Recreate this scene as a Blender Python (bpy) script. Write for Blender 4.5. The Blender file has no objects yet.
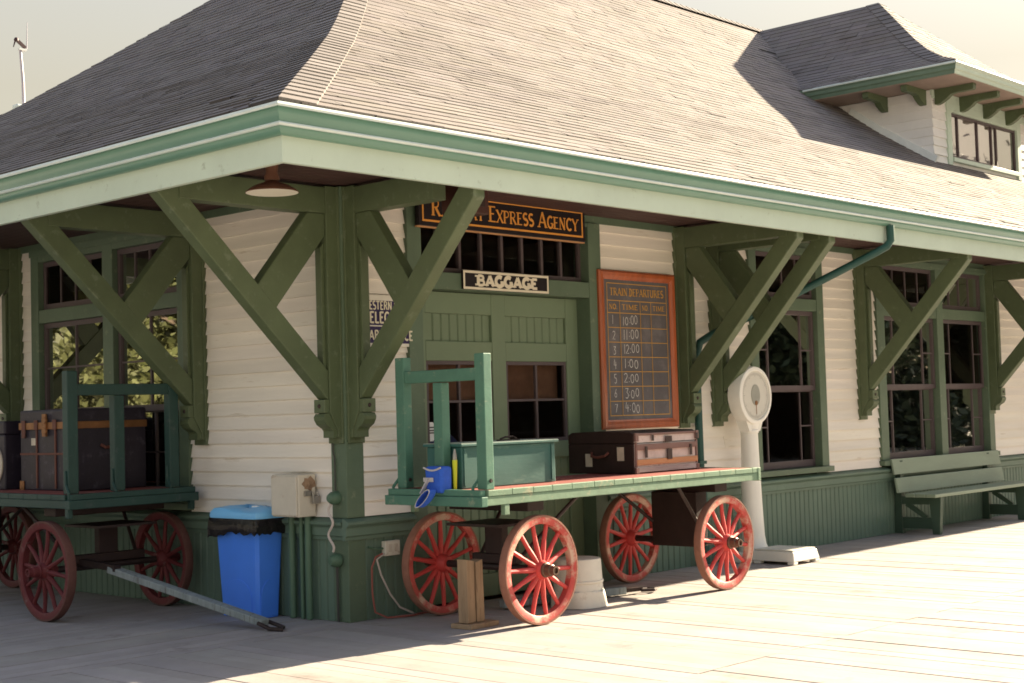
import bpy, bmesh, math, random
from mathutils import Vector, Matrix
random.seed(7)
S = bpy.context.scene
COL = S.collection
R = math.radians
PI = math.pi

# ------------------------------------------------------------------ materials
def mat(name, col, rough=.6, var=.18, scale=5.0, bump=.06, metallic=0.0, spec=.35, grain=None,
        wear=None, wear_amt=.0, wear_scale=9.0, tint=False, fine=60.0):
    """procedural surface: colour varied by stretched noise, optional worn patches of a second colour, fine bump"""
    m = bpy.data.materials.new(name); m.use_nodes = True
    nt = m.node_tree; N = nt.nodes; L = nt.links
    b = N['Principled BSDF']
    b.inputs['Roughness'].default_value = rough
    b.inputs['Metallic'].default_value = metallic
    b.inputs['Specular IOR Level'].default_value = spec
    tc = N.new('ShaderNodeTexCoord'); mp = N.new('ShaderNodeMapping')
    L.new(tc.outputs['Object'], mp.inputs['Vector'])
    g = grain or (1, 1, 1)
    mp.inputs['Scale'].default_value = (g[0], g[1], g[2])
    nz = N.new('ShaderNodeTexNoise'); nz.inputs['Scale'].default_value = scale; nz.inputs['Detail'].default_value = 6
    nz.inputs['Roughness'].default_value = .65
    L.new(mp.outputs[0], nz.inputs['Vector'])
    mr = N.new('ShaderNodeMapRange'); mr.inputs[1].default_value = .25; mr.inputs[2].default_value = .75
    mr.inputs[3].default_value = 1 - var; mr.inputs[4].default_value = 1 + var
    L.new(nz.outputs['Fac'], mr.inputs[0])
    base = N.new('ShaderNodeMix'); base.data_type = 'RGBA'; base.blend_type = 'MULTIPLY'
    base.inputs[0].default_value = 1; base.inputs[6].default_value = (*col, 1)
    L.new(mr.outputs[0], base.inputs[7])
    out = base.outputs[2]
    if wear:
        n2 = N.new('ShaderNodeTexNoise'); n2.inputs['Scale'].default_value = wear_scale; n2.inputs['Detail'].default_value = 8
        n2.inputs['Roughness'].default_value = .7
        L.new(mp.outputs[0], n2.inputs['Vector'])
        r2 = N.new('ShaderNodeMapRange'); r2.inputs[1].default_value = .62 - wear_amt * .3; r2.inputs[2].default_value = .70 - wear_amt * .2
        L.new(n2.outputs['Fac'], r2.inputs[0])
        mx = N.new('ShaderNodeMix'); mx.data_type = 'RGBA'
        L.new(r2.outputs[0], mx.inputs[0]); L.new(out, mx.inputs[6]); mx.inputs[7].default_value = (*wear, 1)
        out = mx.outputs[2]
    if tint:
        at = N.new('ShaderNodeAttribute'); at.attribute_name = 'tint'
        m3 = N.new('ShaderNodeMix'); m3.data_type = 'RGBA'; m3.blend_type = 'MULTIPLY'; m3.inputs[0].default_value = 1
        L.new(out, m3.inputs[6]); L.new(at.outputs['Color'], m3.inputs[7]); out = m3.outputs[2]
    L.new(out, b.inputs['Base Color'])
    if bump:
        n3 = N.new('ShaderNodeTexNoise'); n3.inputs['Scale'].default_value = fine; n3.inputs['Detail'].default_value = 4
        L.new(mp.outputs[0], n3.inputs['Vector'])
        bp = N.new('ShaderNodeBump'); bp.inputs['Strength'].default_value = bump * 4; bp.inputs['Distance'].default_value = .004
        L.new(n3.outputs['Fac'], bp.inputs['Height']); L.new(bp.outputs[0], b.inputs['Normal'])
    return m

def glass_mat(name, tint=(.55, .5, .48), rough=.02, amt=1.0):
    m = bpy.data.materials.new(name); m.use_nodes = True
    nt = m.node_tree; N = nt.nodes; L = nt.links
    N.remove(N['Principled BSDF']); o = N['Material Output']
    t = N.new('ShaderNodeBsdfTransparent'); t.inputs[0].default_value = (*tint, 1)
    g = N.new('ShaderNodeBsdfGlossy'); g.inputs['Roughness'].default_value = rough; g.inputs[0].default_value = (.95, .93, .9, 1)
    fr = N.new('ShaderNodeFresnel'); fr.inputs[0].default_value = 1.5
    tc = N.new('ShaderNodeTexCoord'); nz = N.new('ShaderNodeTexNoise'); nz.inputs['Scale'].default_value = 2.2
    bp = N.new('ShaderNodeBump'); bp.inputs['Strength'].default_value = .02; bp.inputs['Distance'].default_value = .02
    L.new(tc.outputs['Object'], nz.inputs['Vector']); L.new(nz.outputs['Fac'], bp.inputs['Height'])
    L.new(bp.outputs[0], g.inputs['Normal'])
    ma = N.new('ShaderNodeMath'); ma.operation = 'MULTIPLY'; ma.inputs[1].default_value = amt; ma.use_clamp = True
    L.new(fr.outputs[0], ma.inputs[0])
    mx = N.new('ShaderNodeMixShader'); L.new(ma.outputs[0], mx.inputs[0]); L.new(t.outputs[0], mx.inputs[1]); L.new(g.outputs[0], mx.inputs[2])
    L.new(mx.outputs[0], o.inputs[0])
    return m

M = {}
M['siding'] = mat('cream clapboard paint', (.80, .755, .69), .55, .10, 2.5, .06, grain=(.25, .25, 3), tint=True, wear=(.62, .55, .46), wear_amt=.10, wear_scale=5)
M['siding_dormer'] = mat('pale dormer clapboard paint', (.74, .73, .72), .55, .07, 2.5, .05, tint=True)
M['trim'] = mat('olive green trim paint', (.088, .116, .060), .5, .16, 3, .07, wear=(.13, .16, .10), wear_amt=.14)
M['trim_wall'] = mat('sage green trim paint', (.100, .145, .095), .5, .14, 3, .06, wear=(.16, .20, .13), wear_amt=.1)
M['wainscot'] = mat('dark green wainscot paint', (.115, .175, .132), .5, .14, 2.2, .05, wear=(.10, .16, .11), wear_amt=.15, grain=(1, 1, .4))
M['door'] = mat('grey green door paint', (.16, .215, .135), .5, .07, 2.5, .04)
M['fascia'] = mat('pale mint fascia paint', (.49, .58, .49), .5, .07, 2.0, .04, wear=(.36, .42, .34), wear_amt=.05)
M['gutter'] = mat('sea green gutter enamel', (.11, .23, .175), .28, .06, 3, .02, spec=.6)
M['gutter_lip'] = mat('pale gutter lip enamel', (.58, .66, .65), .35, .08, 4, .02)
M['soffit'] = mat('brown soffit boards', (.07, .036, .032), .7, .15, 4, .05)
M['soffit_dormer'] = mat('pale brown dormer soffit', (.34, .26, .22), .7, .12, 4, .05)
M['shingle'] = mat('weathered grey brown shingle', (.196, .171, .163), .85, .16, .9, .10, tint=True, fine=90, wear=(.166, .140, .130), wear_amt=.3, wear_scale=1.1)
M['sash'] = mat('dark plum sash paint', (.092, .068, .072), .5, .12, 5, .03)
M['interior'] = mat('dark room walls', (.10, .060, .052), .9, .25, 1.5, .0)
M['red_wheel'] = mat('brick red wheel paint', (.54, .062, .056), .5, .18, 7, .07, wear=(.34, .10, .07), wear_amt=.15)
M['red_wheel_old'] = mat('faded red wheel paint shaded down', (.135, .024, .026), .65, .25, 7, .08, wear=(.19, .10, .095), wear_amt=.2)  # faded red, darkened further to carry the shade along the side wall
M['rim'] = mat('worn red rim with painted sun', (.50, .070, .058), .55, .2, 6, .08, wear=(.58, .40, .30), wear_amt=.48, wear_scale=5)  # real tan wear, increased and paled to paint in sunlight on the rims
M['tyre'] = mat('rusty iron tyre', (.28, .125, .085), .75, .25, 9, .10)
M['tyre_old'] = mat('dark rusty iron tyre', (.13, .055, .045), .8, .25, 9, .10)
M['iron'] = mat('dark iron', (.045, .03, .028), .5, .25, 12, .06, metallic=.4)
M['hub'] = mat('brown hub cap iron', (.14, .085, .06), .45, .25, 14, .06, metallic=.5)
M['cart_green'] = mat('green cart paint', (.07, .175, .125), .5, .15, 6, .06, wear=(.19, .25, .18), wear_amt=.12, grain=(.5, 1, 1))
M['cart_green_dark'] = mat('dark green cart paint shaded down', (.020, .055, .048), .5, .15, 6, .06, wear=(.05, .075, .07), wear_amt=.08)  # cart's dark green, deepened to carry the shade along the side wall
M['cart_edge'] = mat('pale green worn plank ends', (.165, .26, .175), .6, .2, 8, .06, wear=(.33, .33, .22), wear_amt=.12)
M['deck_red'] = mat('worn red plank paint', (.27, .072, .06), .6, .22, 7, .06, grain=(.15, 1, 1), wear=(.23, .13, .11), wear_amt=.22)
M['chest'] = mat('teal green chest paint', (.034, .118, .104), .5, .14, 5, .05, grain=(.3, 1, 1), wear=(.08, .17, .145), wear_amt=.15)
M['chest_lid_sheen'] = mat('pale chest lid sheen', (.30, .36, .31), .6, .14, 6, .05)  # pale colour paints a grazing reflection on the teal lid
M['trunk_dark'] = mat('dark brown trunk fibre', (.028, .014, .012), .6, .3, 8, .06)
M['trunk_front'] = mat('worn canvas trunk front', (.56, .49, .45), .75, .22, 9, .09, wear=(.30, .19, .165), wear_amt=.08)
M['slat_brown'] = mat('brown trunk slat', (.19, .115, .098), .6, .2, 9, .06, grain=(.2, 1, 1))
M['slat_tan'] = mat('tan trunk slat', (.46, .24, .11), .6, .2, 9, .06, grain=(.2, 1, 1))
M['slat_grey'] = mat('grey trunk base slat', (.30, .27, .26), .6, .2, 9, .06, grain=(.2, 1, 1), wear=(.45, .42, .40), wear_amt=.2)
M['trunk_blue'] = mat('blue black trunk leather', (.022, .017, .028), .5, .3, 8, .08, wear=(.06, .05, .07), wear_amt=.2)
M['brass'] = mat('tarnished brass', (.24, .11, .045), .45, .25, 12, .05, metallic=.5)
M['leather_red'] = mat('red brown leather tab', (.12, .040, .028), .6, .2, 12, .05)
M['paper'] = mat('stained paper label', (.55, .48, .38), .8, .2, 14, .03)
M['white_enamel'] = mat('cream white enamel', (.82, .80, .74), .32, .05, 4, .02, spec=.5)
M['white_plastic'] = mat('chalky white plastic', (.70, .66, .57), .6, .08, 6, .04, wear=(.55, .48, .38), wear_amt=.08)
M['dial'] = mat('pale grey dial card', (.60, .58, .52), .6, .05, 8, .0)
M['dial_glass'] = mat('grey dial window', (.36, .36, .32), .2, .1, 8, .0, spec=.6)
M['ink'] = mat('dark dial ink', (.10, .09, .08), .6, .05, 5, 0)
M['bench'] = mat('sage green bench paint', (.25, .31, .23), .5, .12, 4, .05, grain=(.3, 1, 1))
M['bench_dark'] = mat('dark green bench frame paint', (.05, .085, .06), .5, .12, 4, .05)
M['blue_bin'] = mat('cobalt blue bin plastic', (.07, .25, .95), .38, .05, 4, .03, spec=.5)
M['blue_lid'] = mat('light blue lid plastic', (.20, .54, .92), .38, .06, 4, .03, spec=.5)
M['bag'] = mat('black bin liner film', (.012, .010, .012), .22, .2, 9, .35, spec=.7, fine=28)
M['box_paint'] = mat('off white meter box paint', (.62, .57, .48), .5, .08, 5, .04, wear=(.40, .28, .20), wear_amt=.10, wear_scale=7)
M['stain'] = mat('brown rust stain', (.30, .20, .13), .8, .35, 14, .05, wear=(.16, .10, .065), wear_amt=.4)
M['pipe'] = mat('green painted conduit', (.085, .15, .10), .5, .12, 6, .04)
M['teal_pipe'] = mat('teal downspout enamel', (.018, .068, .056), .45, .1, 5, .03)
M['steel'] = mat('dull steel', (.35, .33, .30), .4, .15, 10, .03, metallic=.8)
M['raw_wood'] = mat('weathered pine', (.34, .23, .14), .8, .25, 6, .10, grain=(3, 3, .35), wear=(.22, .14, .085), wear_amt=.15)
M['grey_wood'] = mat('bluish grey weathered timber', (.24, .27, .27), .8, .28, 5, .12, grain=(4, 4, .5), wear=(.12, .11, .11), wear_amt=.2)
M['wire_white'] = mat('pale cable sheath', (.55, .48, .44), .5, .1, 8, 0)
M['wire_red'] = mat('dull red cable sheath', (.30, .09, .07), .5, .1, 8, 0)
M['wire_dark'] = mat('dark cable sheath', (.05, .05, .045), .5, .1, 8, 0)
M['black_paint'] = mat('black sign paint', (.012, .007, .009), .4, .15, 5, .02)
M['gold_paint'] = mat('gold lettering paint', (.70, .30, .055), .45, .10, 9, .0)
M['white_paint'] = mat('aged white lettering paint', (.72, .66, .52), .5, .07, 9, .0)
M['navy'] = mat('navy enamel', (.030, .016, .085), .3, .15, 8, .02, spec=.5, wear=(.62, .58, .53), wear_amt=.02)
M['enamel_white'] = mat('chipped white enamel', (.74, .70, .62), .3, .06, 8, .0, wear=(.35, .22, .13), wear_amt=.06, wear_scale=12)
M['mahogany'] = mat('varnished red brown frame wood', (.36, .085, .026), .32, .28, 5, .05, grain=(3, 3, .5), spec=.5)
M['chalkboard'] = mat('dusty slate board', (.108, .098, .104), .7, .22, 3, .02, wear=(.15, .135, .14), wear_amt=.3, wear_scale=3)
M['chalk'] = mat('white chalk', (.62, .60, .57), .9, .2, 60, 0)
M['ochre'] = mat('ochre board lines', (.50, .27, .06), .6, .1, 9, 0)
M['lamp_brown'] = mat('brown lamp enamel', (.16, .075, .048), .4, .15, 9, .03, spec=.5)
M['lamp_white'] = mat('white lamp reflector enamel', (.80, .76, .64), .4, .04, 8, 0)
M['box_wood'] = mat('dark red brown stained wood', (.060, .022, .016), .5, .25, 6, .05, grain=(2, 2, .4))
M['blue_cloth'] = mat('bright blue woven cloth', (.03, .11, .55), .8, .15, 20, .10)
M['grey_web'] = mat('pale grey webbing', (.48, .46, .46), .8, .1, 30, .06)
M['yellow'] = mat('yellow green plastic', (.55, .60, .03), .4, .05, 5, 0)
M['sticker'] = mat('white sticker film', (.80, .80, .78), .4, .03, 5, 0)
M['flashing'] = mat('pale metal flashing', (.72, .76, .76), .4, .1, 5, .03)
M['curtain'] = mat('pinkish grey blind cloth', (.38, .31, .32), .9, .12, 4, .03)
M['blind'] = mat('brown roller blind', (.20, .115, .075), .9, .3, 3, .05)
M['mast'] = mat('pale painted mast', (.45, .42, .48), .5, .1, 5, 0)
M['vane_dark'] = mat('dark instrument plastic', (.05, .02, .025), .5, .1, 5, 0)
M['denim'] = mat('dark blue tarp cloth', (.07, .09, .24), .85, .35, 6, .1, wear=(.5, .48, .5), wear_amt=.12, wear_scale=5)
M['leaf'] = mat('green leaf', (.060, .068, .022), .6, .3, .6, 0, tint=True)
M['leaf_dark'] = mat('dark green leaf', (.028, .042, .02), .6, .3, .6, 0, tint=True)
M['bark'] = mat('grey brown bark', (.10, .075, .055), .9, .3, 5, .2, grain=(2, 2, .4))
M['plank'] = mat('weathered platform planks', (.345, .31, .292), .85, .16, 2.0, .10, wear=(.25, .215, .20), wear_amt=.14, wear_scale=1.6, tint=True, fine=40)
M['ground'] = mat('pale bounce ground', (.55, .51, .45), .9, .15, .8, .1)  # out of frame beyond the boards; made pale to bounce light onto walls
M['glass'] = glass_mat('window glass', (.8, .76, .74), amt=.8)
M['glass_dormer'] = glass_mat('dormer window glass', (.8, .78, .78), .02, .35)
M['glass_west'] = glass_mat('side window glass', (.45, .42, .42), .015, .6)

# ------------------------------------------------------------------ mesh helpers
class MB:
    def __init__(s): s.v = []; s.f = []; s.t = []
    def add(s, vs, fs, t=None):
        o = len(s.v); s.v += [tuple(v) for v in vs]
        for f in fs: s.f.append(tuple(i + o for i in f)); s.t.append(t)
        return s
    def quad(s, a, b, c, d, t=None): return s.add((a, b, c, d), ((0, 1, 2, 3),), t)
    def box(s, x0, x1, y0, y1, z0, z1, t=None):
        vs = [(x, y, z) for z in (z0, z1) for y in (y0, y1) for x in (x0, x1)]
        return s.add(vs, ((0, 2, 3, 1), (4, 5, 7, 6), (0, 1, 5, 4), (2, 6, 7, 3), (0, 4, 6, 2), (1, 3, 7, 5)), t)
    def hexa(s, vs, t=None):   # 8 verts: bottom ring 4, top ring 4
        return s.add(vs, ((3, 2, 1, 0), (4, 5, 6, 7), (0, 1, 5, 4), (1, 2, 6, 5), (2, 3, 7, 6), (3, 0, 4, 7)), t)
    def prism(s, poly, fn, c0, c1, t=None):
        n = len(poly)
        vs = [fn(a, b, c0) for a, b in poly] + [fn(a, b, c1) for a, b in poly]
        fs = [tuple(range(n))[::-1], tuple(range(n, 2 * n))] + [(i, (i + 1) % n, n + (i + 1) % n, n + i) for i in range(n)]
        return s.add(vs, fs, t)
    def bar(s, p0, p1, w, h, up=(0, 0, 1), t=None):
        p0 = Vector(p0); p1 = Vector(p1); d = (p1 - p0).normalized(); u = Vector(up)
        r = d.cross(u).normalized(); u = r.cross(d).normalized()
        vs = []
        for p in (p0, p1):
            for a, b in ((-1, -1), (1, -1), (1, 1), (-1, 1)): vs.append(p + r * a * w / 2 + u * b * h / 2)
        return s.hexa(vs, t)
    def tube(s, pts, r, n=8, cap=True):
        pts = [Vector(p) for p in pts]; m = len(pts); rr = r if isinstance(r, (list, tuple)) else [r] * m
        vs = []; prev = None
        for i, p in enumerate(pts):
            d = (pts[min(i + 1, m - 1)] - pts[max(i - 1, 0)]).normalized()
            if prev is None:
                a = d.orthogonal().normalized()
            else:
                a = (prev - d * prev.dot(d)).normalized()
            prev = a; b = d.cross(a)
            for k in range(n):
                q = 2 * PI * k / n; vs.append(p + (a * math.cos(q) + b * math.sin(q)) * rr[i])
        fs = [(i * n + k, i * n + (k + 1) % n, (i + 1) * n + (k + 1) % n, (i + 1) * n + k) for i in range(m - 1) for k in range(n)]
        if cap: fs += [tuple(range(n))[::-1], tuple(range((m - 1) * n, m * n))]
        return s.add(vs, fs)
    def lathe(s, prof, o=(0, 0, 0), axis='z', n=24, closed=False):
        """prof: (radius, height along axis)"""
        vs = []; m = len(prof)
        for r, h in prof:
            for k in range(n):
                q = 2 * PI * k / n; c, d = r * math.cos(q), r * math.sin(q)
                p = {'z': (c, d, h), 'y': (c, h, d), 'x': (h, c, d)}[axis]
                vs.append((o[0] + p[0], o[1] + p[1], o[2] + p[2]))
        fs = []
        for i in range(m if closed else m - 1):
            j = (i + 1) % m
            for k in range(n): fs.append((i * n + k, i * n + (k + 1) % n, j * n + (k + 1) % n, j * n + k))
        if not closed:
            if prof[0][0] > 1e-6: fs.append(tuple(range(n))[::-1])
            if prof[-1][0] > 1e-6: fs.append(tuple(range((m - 1) * n, m * n)))
        return s.add(vs, fs)
    def build(s, name, m, parent=None, smooth=False, bevel=0, loc=None, flip=False):
        me = bpy.data.meshes.new(name); me.from_pydata(s.v, [], s.f)
        bm = bmesh.new(); bm.from_mesh(me)
        if any(t is not None for t in s.t):
            ly = bm.loops.layers.float_color.new('tint'); bm.faces.ensure_lookup_table()
            for f, t in zip(bm.faces, s.t):
                t = 1.0 if t is None else t
                c = (t, t, t, 1) if isinstance(t, (int, float)) else (*t, 1)
                for l in f.loops: l[ly] = c
        bmesh.ops.remove_doubles(bm, verts=bm.verts, dist=1e-6)
        bmesh.ops.recalc_face_normals(bm, faces=bm.faces)
        bm.to_mesh(me); bm.free()
        if smooth:
            for p in me.polygons: p.use_smooth = True
            me.set_sharp_from_angle(angle=R(38))
        me.materials.append(M[m] if isinstance(m, str) else m)
        o = bpy.data.objects.new(name, me); COL.objects.link(o)
        if parent: o.parent = parent
        if loc: o.location = loc
        if bevel:
            b = o.modifiers.new('edge', 'BEVEL'); b.width = bevel; b.segments = 2; b.limit_method = 'ANGLE'; b.angle_limit = R(40)
        return o

def tag(o, label=None, cat=None, group=None, kind=None):
    if label: o['label'] = label
    if cat: o['category'] = cat
    if group: o['group'] = group
    if kind: o['kind'] = kind
    return o
def empty(name, loc, label, cat, group=None, rz=0):
    o = bpy.data.objects.new(name, None); COL.objects.link(o); o.empty_display_size = .2
    o.location = loc; o.rotation_euler = (0, 0, rz)
    return tag(o, label, cat, group)
def copy_tree(o, parent=None):
    c = o.copy(); COL.objects.link(c)
    if parent is not None: c.parent = parent
    for ch in list(o.children): copy_tree(ch, c)
    return c

# ------------------------------------------------------------------ stroke lettering
def arc(cx, cy, rx, ry, a0, a1, n=9):
    return [(cx + rx * math.cos(R(a0 + (a1 - a0) * i / n)), cy + ry * math.sin(R(a0 + (a1 - a0) * i / n))) for i in range(n + 1)]
H, T = 'h', 't'
GL = {   # char: (width, [(points, weight)], [serif x,y])
 'A': (.80, [([(.08, 0), (.40, 1)], T), ([(.40, 1), (.72, 0)], H), ([(.19, .33), (.61, .33)], T)], [(.08, 0), (.72, 0)]),
 'B': (.70, [([(.16, 0), (.16, 1)], H), ([(.16, .97)] + arc(.38, .75, .20, .22, 90, -90) + [(.16, .53)], T), ([(.16, .53)] + arc(.40, .28, .23, .25, 90, -90) + [(.16, .03)], T)], [(.1, 0), (.1, 1)]),
 'C': (.70, [(arc(.40, .5, .30, .47, 45, 315, 14), H)], []),
 'D': (.75, [([(.16, 0), (.16, 1)], H), ([(.16, .97)] + arc(.34, .5, .32, .47, 90, -90, 12) + [(.16, .03)], H)], [(.1, 0), (.1, 1)]),
 'E': (.64, [([(.16, 0), (.16, 1)], H), ([(.16, .96), (.58, .96)], T), ([(.16, .52), (.46, .52)], T), ([(.16, .04), (.58, .04)], T)], [(.1, 0), (.1, 1)]),
 'F': (.60, [([(.16, 0), (.16, 1)], H), ([(.16, .96), (.56, .96)], T), ([(.16, .52), (.44, .52)], T)], [(.16, 0), (.1, 1)]),
 'G': (.76, [(arc(.40, .5, .30, .47, 50, 350, 14), H), ([(.66, .03), (.66, .42)], H), ([(.48, .42), (.74, .42)], T)], []),
 'H': (.78, [([(.16, 0), (.16, 1)], H), ([(.62, 0), (.62, 1)], H), ([(.16, .5), (.62, .5)], T)], [(.16, 0), (.16, 1), (.62, 0), (.62, 1)]),
 'I': (.36, [([(.18, 0), (.18, 1)], H)], [(.18, 0), (.18, 1)]),
 'L': (.60, [([(.16, 0), (.16, 1)], H), ([(.16, .04), (.56, .04)], T)], [(.1, 0), (.16, 1)]),
 'M': (.94, [([(.14, 0), (.14, 1)], T), ([(.14, 1), (.46, .1)], H), ([(.46, .1), (.78, 1)], T), ([(.78, 1), (.78, 0)], H)], [(.14, 0), (.78, 0)]),
 'N': (.80, [([(.14, 0), (.14, 1)], T), ([(.14, 1), (.64, 0)], H), ([(.64, 0), (.64, 1)], T)], [(.14, 0), (.64, 1)]),
 'O': (.78, [(arc(.39, .5, .30, .47, 0, 360, 18), H)], []),
 'P': (.66, [([(.16, 0), (.16, 1)], H), ([(.16, .97)] + arc(.36, .73, .22, .24, 90, -90) + [(.16, .49)], T)], [(.16, 0), (.1, 1)]),
 'R': (.76, [([(.16, 0), (.16, 1)], H), ([(.16, .97)] + arc(.36, .74, .22, .23, 90, -90) + [(.16, .51)], T), ([(.36, .5), (.68, 0)], H)], [(.16, 0), (.1, 1), (.68, 0)]),
 'S': (.62, [(arc(.31, .73, .21, .24, 40, 270, 10) + arc(.31, .27, .23, .24, 90, -140, 10), H)], []),
 'T': (.70, [([(.35, 0), (.35, 1)], H), ([(.05, .95), (.65, .95)], T)], [(.35, 0)]),
 'U': (.76, [([(.14, 1), (.14, .3)] + arc(.38, .3, .24, .27, 180, 360, 10) + [(.62, 1)], H)], [(.14, 1), (.62, 1)]),
 'W': (1.0, [([(.05, 1), (.27, 0)], H), ([(.27, 0), (.5, .9)], T), ([(.5, .9), (.72, 0)], H), ([(.72, 0), (.95, 1)], T)], [(.05, 1), (.95, 1)]),
 'X': (.76, [([(.08, 1), (.68, 0)], H), ([(.08, 0), (.68, 1)], T)], [(.08, 0), (.68, 0), (.08, 1), (.68, 1)]),
 'Y': (.74, [([(.06, 1), (.37, .48)], H), ([(.68, 1), (.37, .48)], T), ([(.37, .48), (.37, 0)], H)], [(.37, 0), (.06, 1), (.68, 1)]),
 '.': (.26, [([(.12, 0), (.12, .14)], H)], []),
 ':': (.24, [([(.12, .18), (.12, .28)], H), ([(.12, .58), (.12, .68)], H)], []),
 '0': (.58, [(arc(.29, .5, .20, .44, 0, 360, 14), H)], []),
 '1': (.40, [([(.2, 0), (.22, 1)], H)], []),
 '2': (.56, [(arc(.28, .72, .2, .25, 160, -30, 8) + [(.08, .04), (.5, .06)], H)], []),
 '3': (.56, [([(.1, .95), (.46, .96), (.26, .58)] + arc(.27, .3, .2, .27, 80, -140, 8), H)], []),
 '4': (.60, [([(.2, 1), (.1, .4), (.52, .42)], H), ([(.38, .75), (.36, 0)], H)], []),
 '5': (.56, [([(.46, .96), (.14, .95), (.12, .58)] + arc(.26, .32, .2, .28, 110, -130, 8), H)], []),
 '6': (.56, [([(.4, .98), (.14, .45)] + arc(.28, .27, .18, .25, 150, -200, 12), H)], []),
 '7': (.56, [([(.06, .92), (.5, .95), (.22, 0)], H)], []),
}
STY = {'serif': dict(h=.17, t=.085, sl=.27, st=.07), 'slab': dict(h=.30, t=.20, sl=.42, st=.17),
       'sans': dict(h=.19, t=.18, sl=0, st=0), 'chalk': dict(h=.06, t=.06, sl=0, st=0)}
class Letters(MB):
    """lettering on a vertical board: a to the right, b up, c = distance in front; fn maps (a, b, c) to the mesh's space"""
    def __init__(s, fn): super().__init__(); s.fn = fn; s.k = 0
    def ribbon(s, pts, w, c):
        s.k += 1; cc = c + (s.k % 24) * .00022
        closed = len(pts) > 3 and abs(pts[0][0] - pts[-1][0]) + abs(pts[0][1] - pts[-1][1]) < 1e-6
        P = [Vector((p[0], p[1])) for p in pts]; n = len(P); l = []; r = []
        for i in range(n):
            if closed: a = P[(i - 1) if i > 0 else n - 2]; b = P[(i + 1) if i < n - 1 else 1]
            else: a = P[max(i - 1, 0)]; b = P[min(i + 1, n - 1)]
            d = (b - a).normalized(); q = Vector((-d.y, d.x))
            if 0 < i < n - 1:
                d1 = (P[i] - P[i - 1]).normalized(); k = max(.5, abs(Vector((-d1.y, d1.x)).dot(q)))
            else: k = 1
            l.append(P[i] + q * w / 2 / k); r.append(P[i] - q * w / 2 / k)
        vs = [s.fn(p.x, p.y, cc) for p in l] + [s.fn(p.x, p.y, cc) for p in r]
        s.add(vs, [(i, i + 1, n + i + 1, n + i) for i in range(n - 1)])
    def width(s, txt, small):
        return sum((.34 if ch == ' ' else GL[ch][0]) * (small if small and (i and txt[i - 1] != ' ') else 1) for i, ch in enumerate(txt))
    def text(s, txt, style, a0, b0, h, a1=None, small=None, c=.002, jit=0):
        """from a0; squeezed or stretched to end at a1"""
        st = STY[style]; wtot = s.width(txt, small); sx = h if a1 is None else (a1 - a0) / wtot
        x = a0
        for i, ch in enumerate(txt):
            k = small if small and i and txt[i - 1] != ' ' else 1
            if ch == ' ': x += .34 * sx; continue
            w, strokes, ser = GL[ch]
            jb = random.uniform(-jit, jit) * h; ja = random.uniform(-jit, jit) * .6 * h; kk = k * (1 + random.uniform(-jit, jit))
            lw = (sx + h) / 2 * k
            for pts, wt in strokes:
                s.ribbon([(x + ja + px * sx * k, b0 + jb + py * h * kk) for px, py in pts], st[wt] * lw, c)
            if st['sl']:
                for px, py in ser:
                    yy = b0 + (py + (st['st'] / 2 if py == 0 else -st['st'] / 2)) * h * k
                    s.ribbon([(x + (px - st['sl'] / 2) * sx * k, yy), (x + (px + st['sl'] / 2) * sx * k, yy)], st['st'] * h * k, c)
            x += w * sx * k
    def frame(s, a0, a1, b0, b1, w, c=.002):
        for p, q in (((a0, b0 + w / 2), (a1, b0 + w / 2)), ((a0, b1 - w / 2), (a1, b1 - w / 2)), ((a0 + w / 2, b0), (a0 + w / 2, b1)), ((a1 - w / 2, b0), (a1 - w / 2, b1))):
            s.ribbon([p, q], w, c)
FRONT = lambda a, b, c: (a, -c, b)

# ================================================================== GROUND
g = MB(); g.quad((-900, -900, -.16), (900, -900, -.16), (900, 900, -.16), (-900, 900, -.16))
tag(g.build('ground', 'ground'), kind='structure')
pf = MB()
def plank_tint(): 
    t = random.uniform(.91, 1.06); return (t, t * random.uniform(.98, 1.0), t * random.uniform(.97, 1.01))
x = -.142 * 64
while x < 30:                                   # boards running out from the front wall
    w = .142
    for y0, y1 in ((-3.42, .02 if x > -.01 else -.105), (-6.75, -3.425), (-7.6, -6.755)):
        e = random.uniform(0, .004)
        pf.box(x + .0010, x + w - .0010, y0, y1, -.04, -e, plank_tint())
    x += w
y = -.10
while y < 14:                                   # boards running out from the side wall
    w = .142
    for x0, x1 in ((-3.2, .0), (-6.4, -3.205), (-9.0, -6.405)):
        e = random.uniform(0, .004)
        pf.box(x0, x1, y + .0028, y + w - .0028, -.04, -e, plank_tint())
    y += w
tag(pf.build('platform', 'plank'), kind='structure')

# ================================================================== STATION BUILDING
B = empty('station_building', (0, 0, 0), 'long cream clapboard railway depot with green trim, brackets and a deep shingled hip roof', 'building')
ZS = .795; EXP = .115; ZT = 3.335
OF, OL = 1.445, 1.70           # eave overhang at the front and at the side
EF, EL = -1.565, -1.82         # outer gutter edge
ZE = 3.485
LX, LY = 27.0, 12.0

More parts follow.
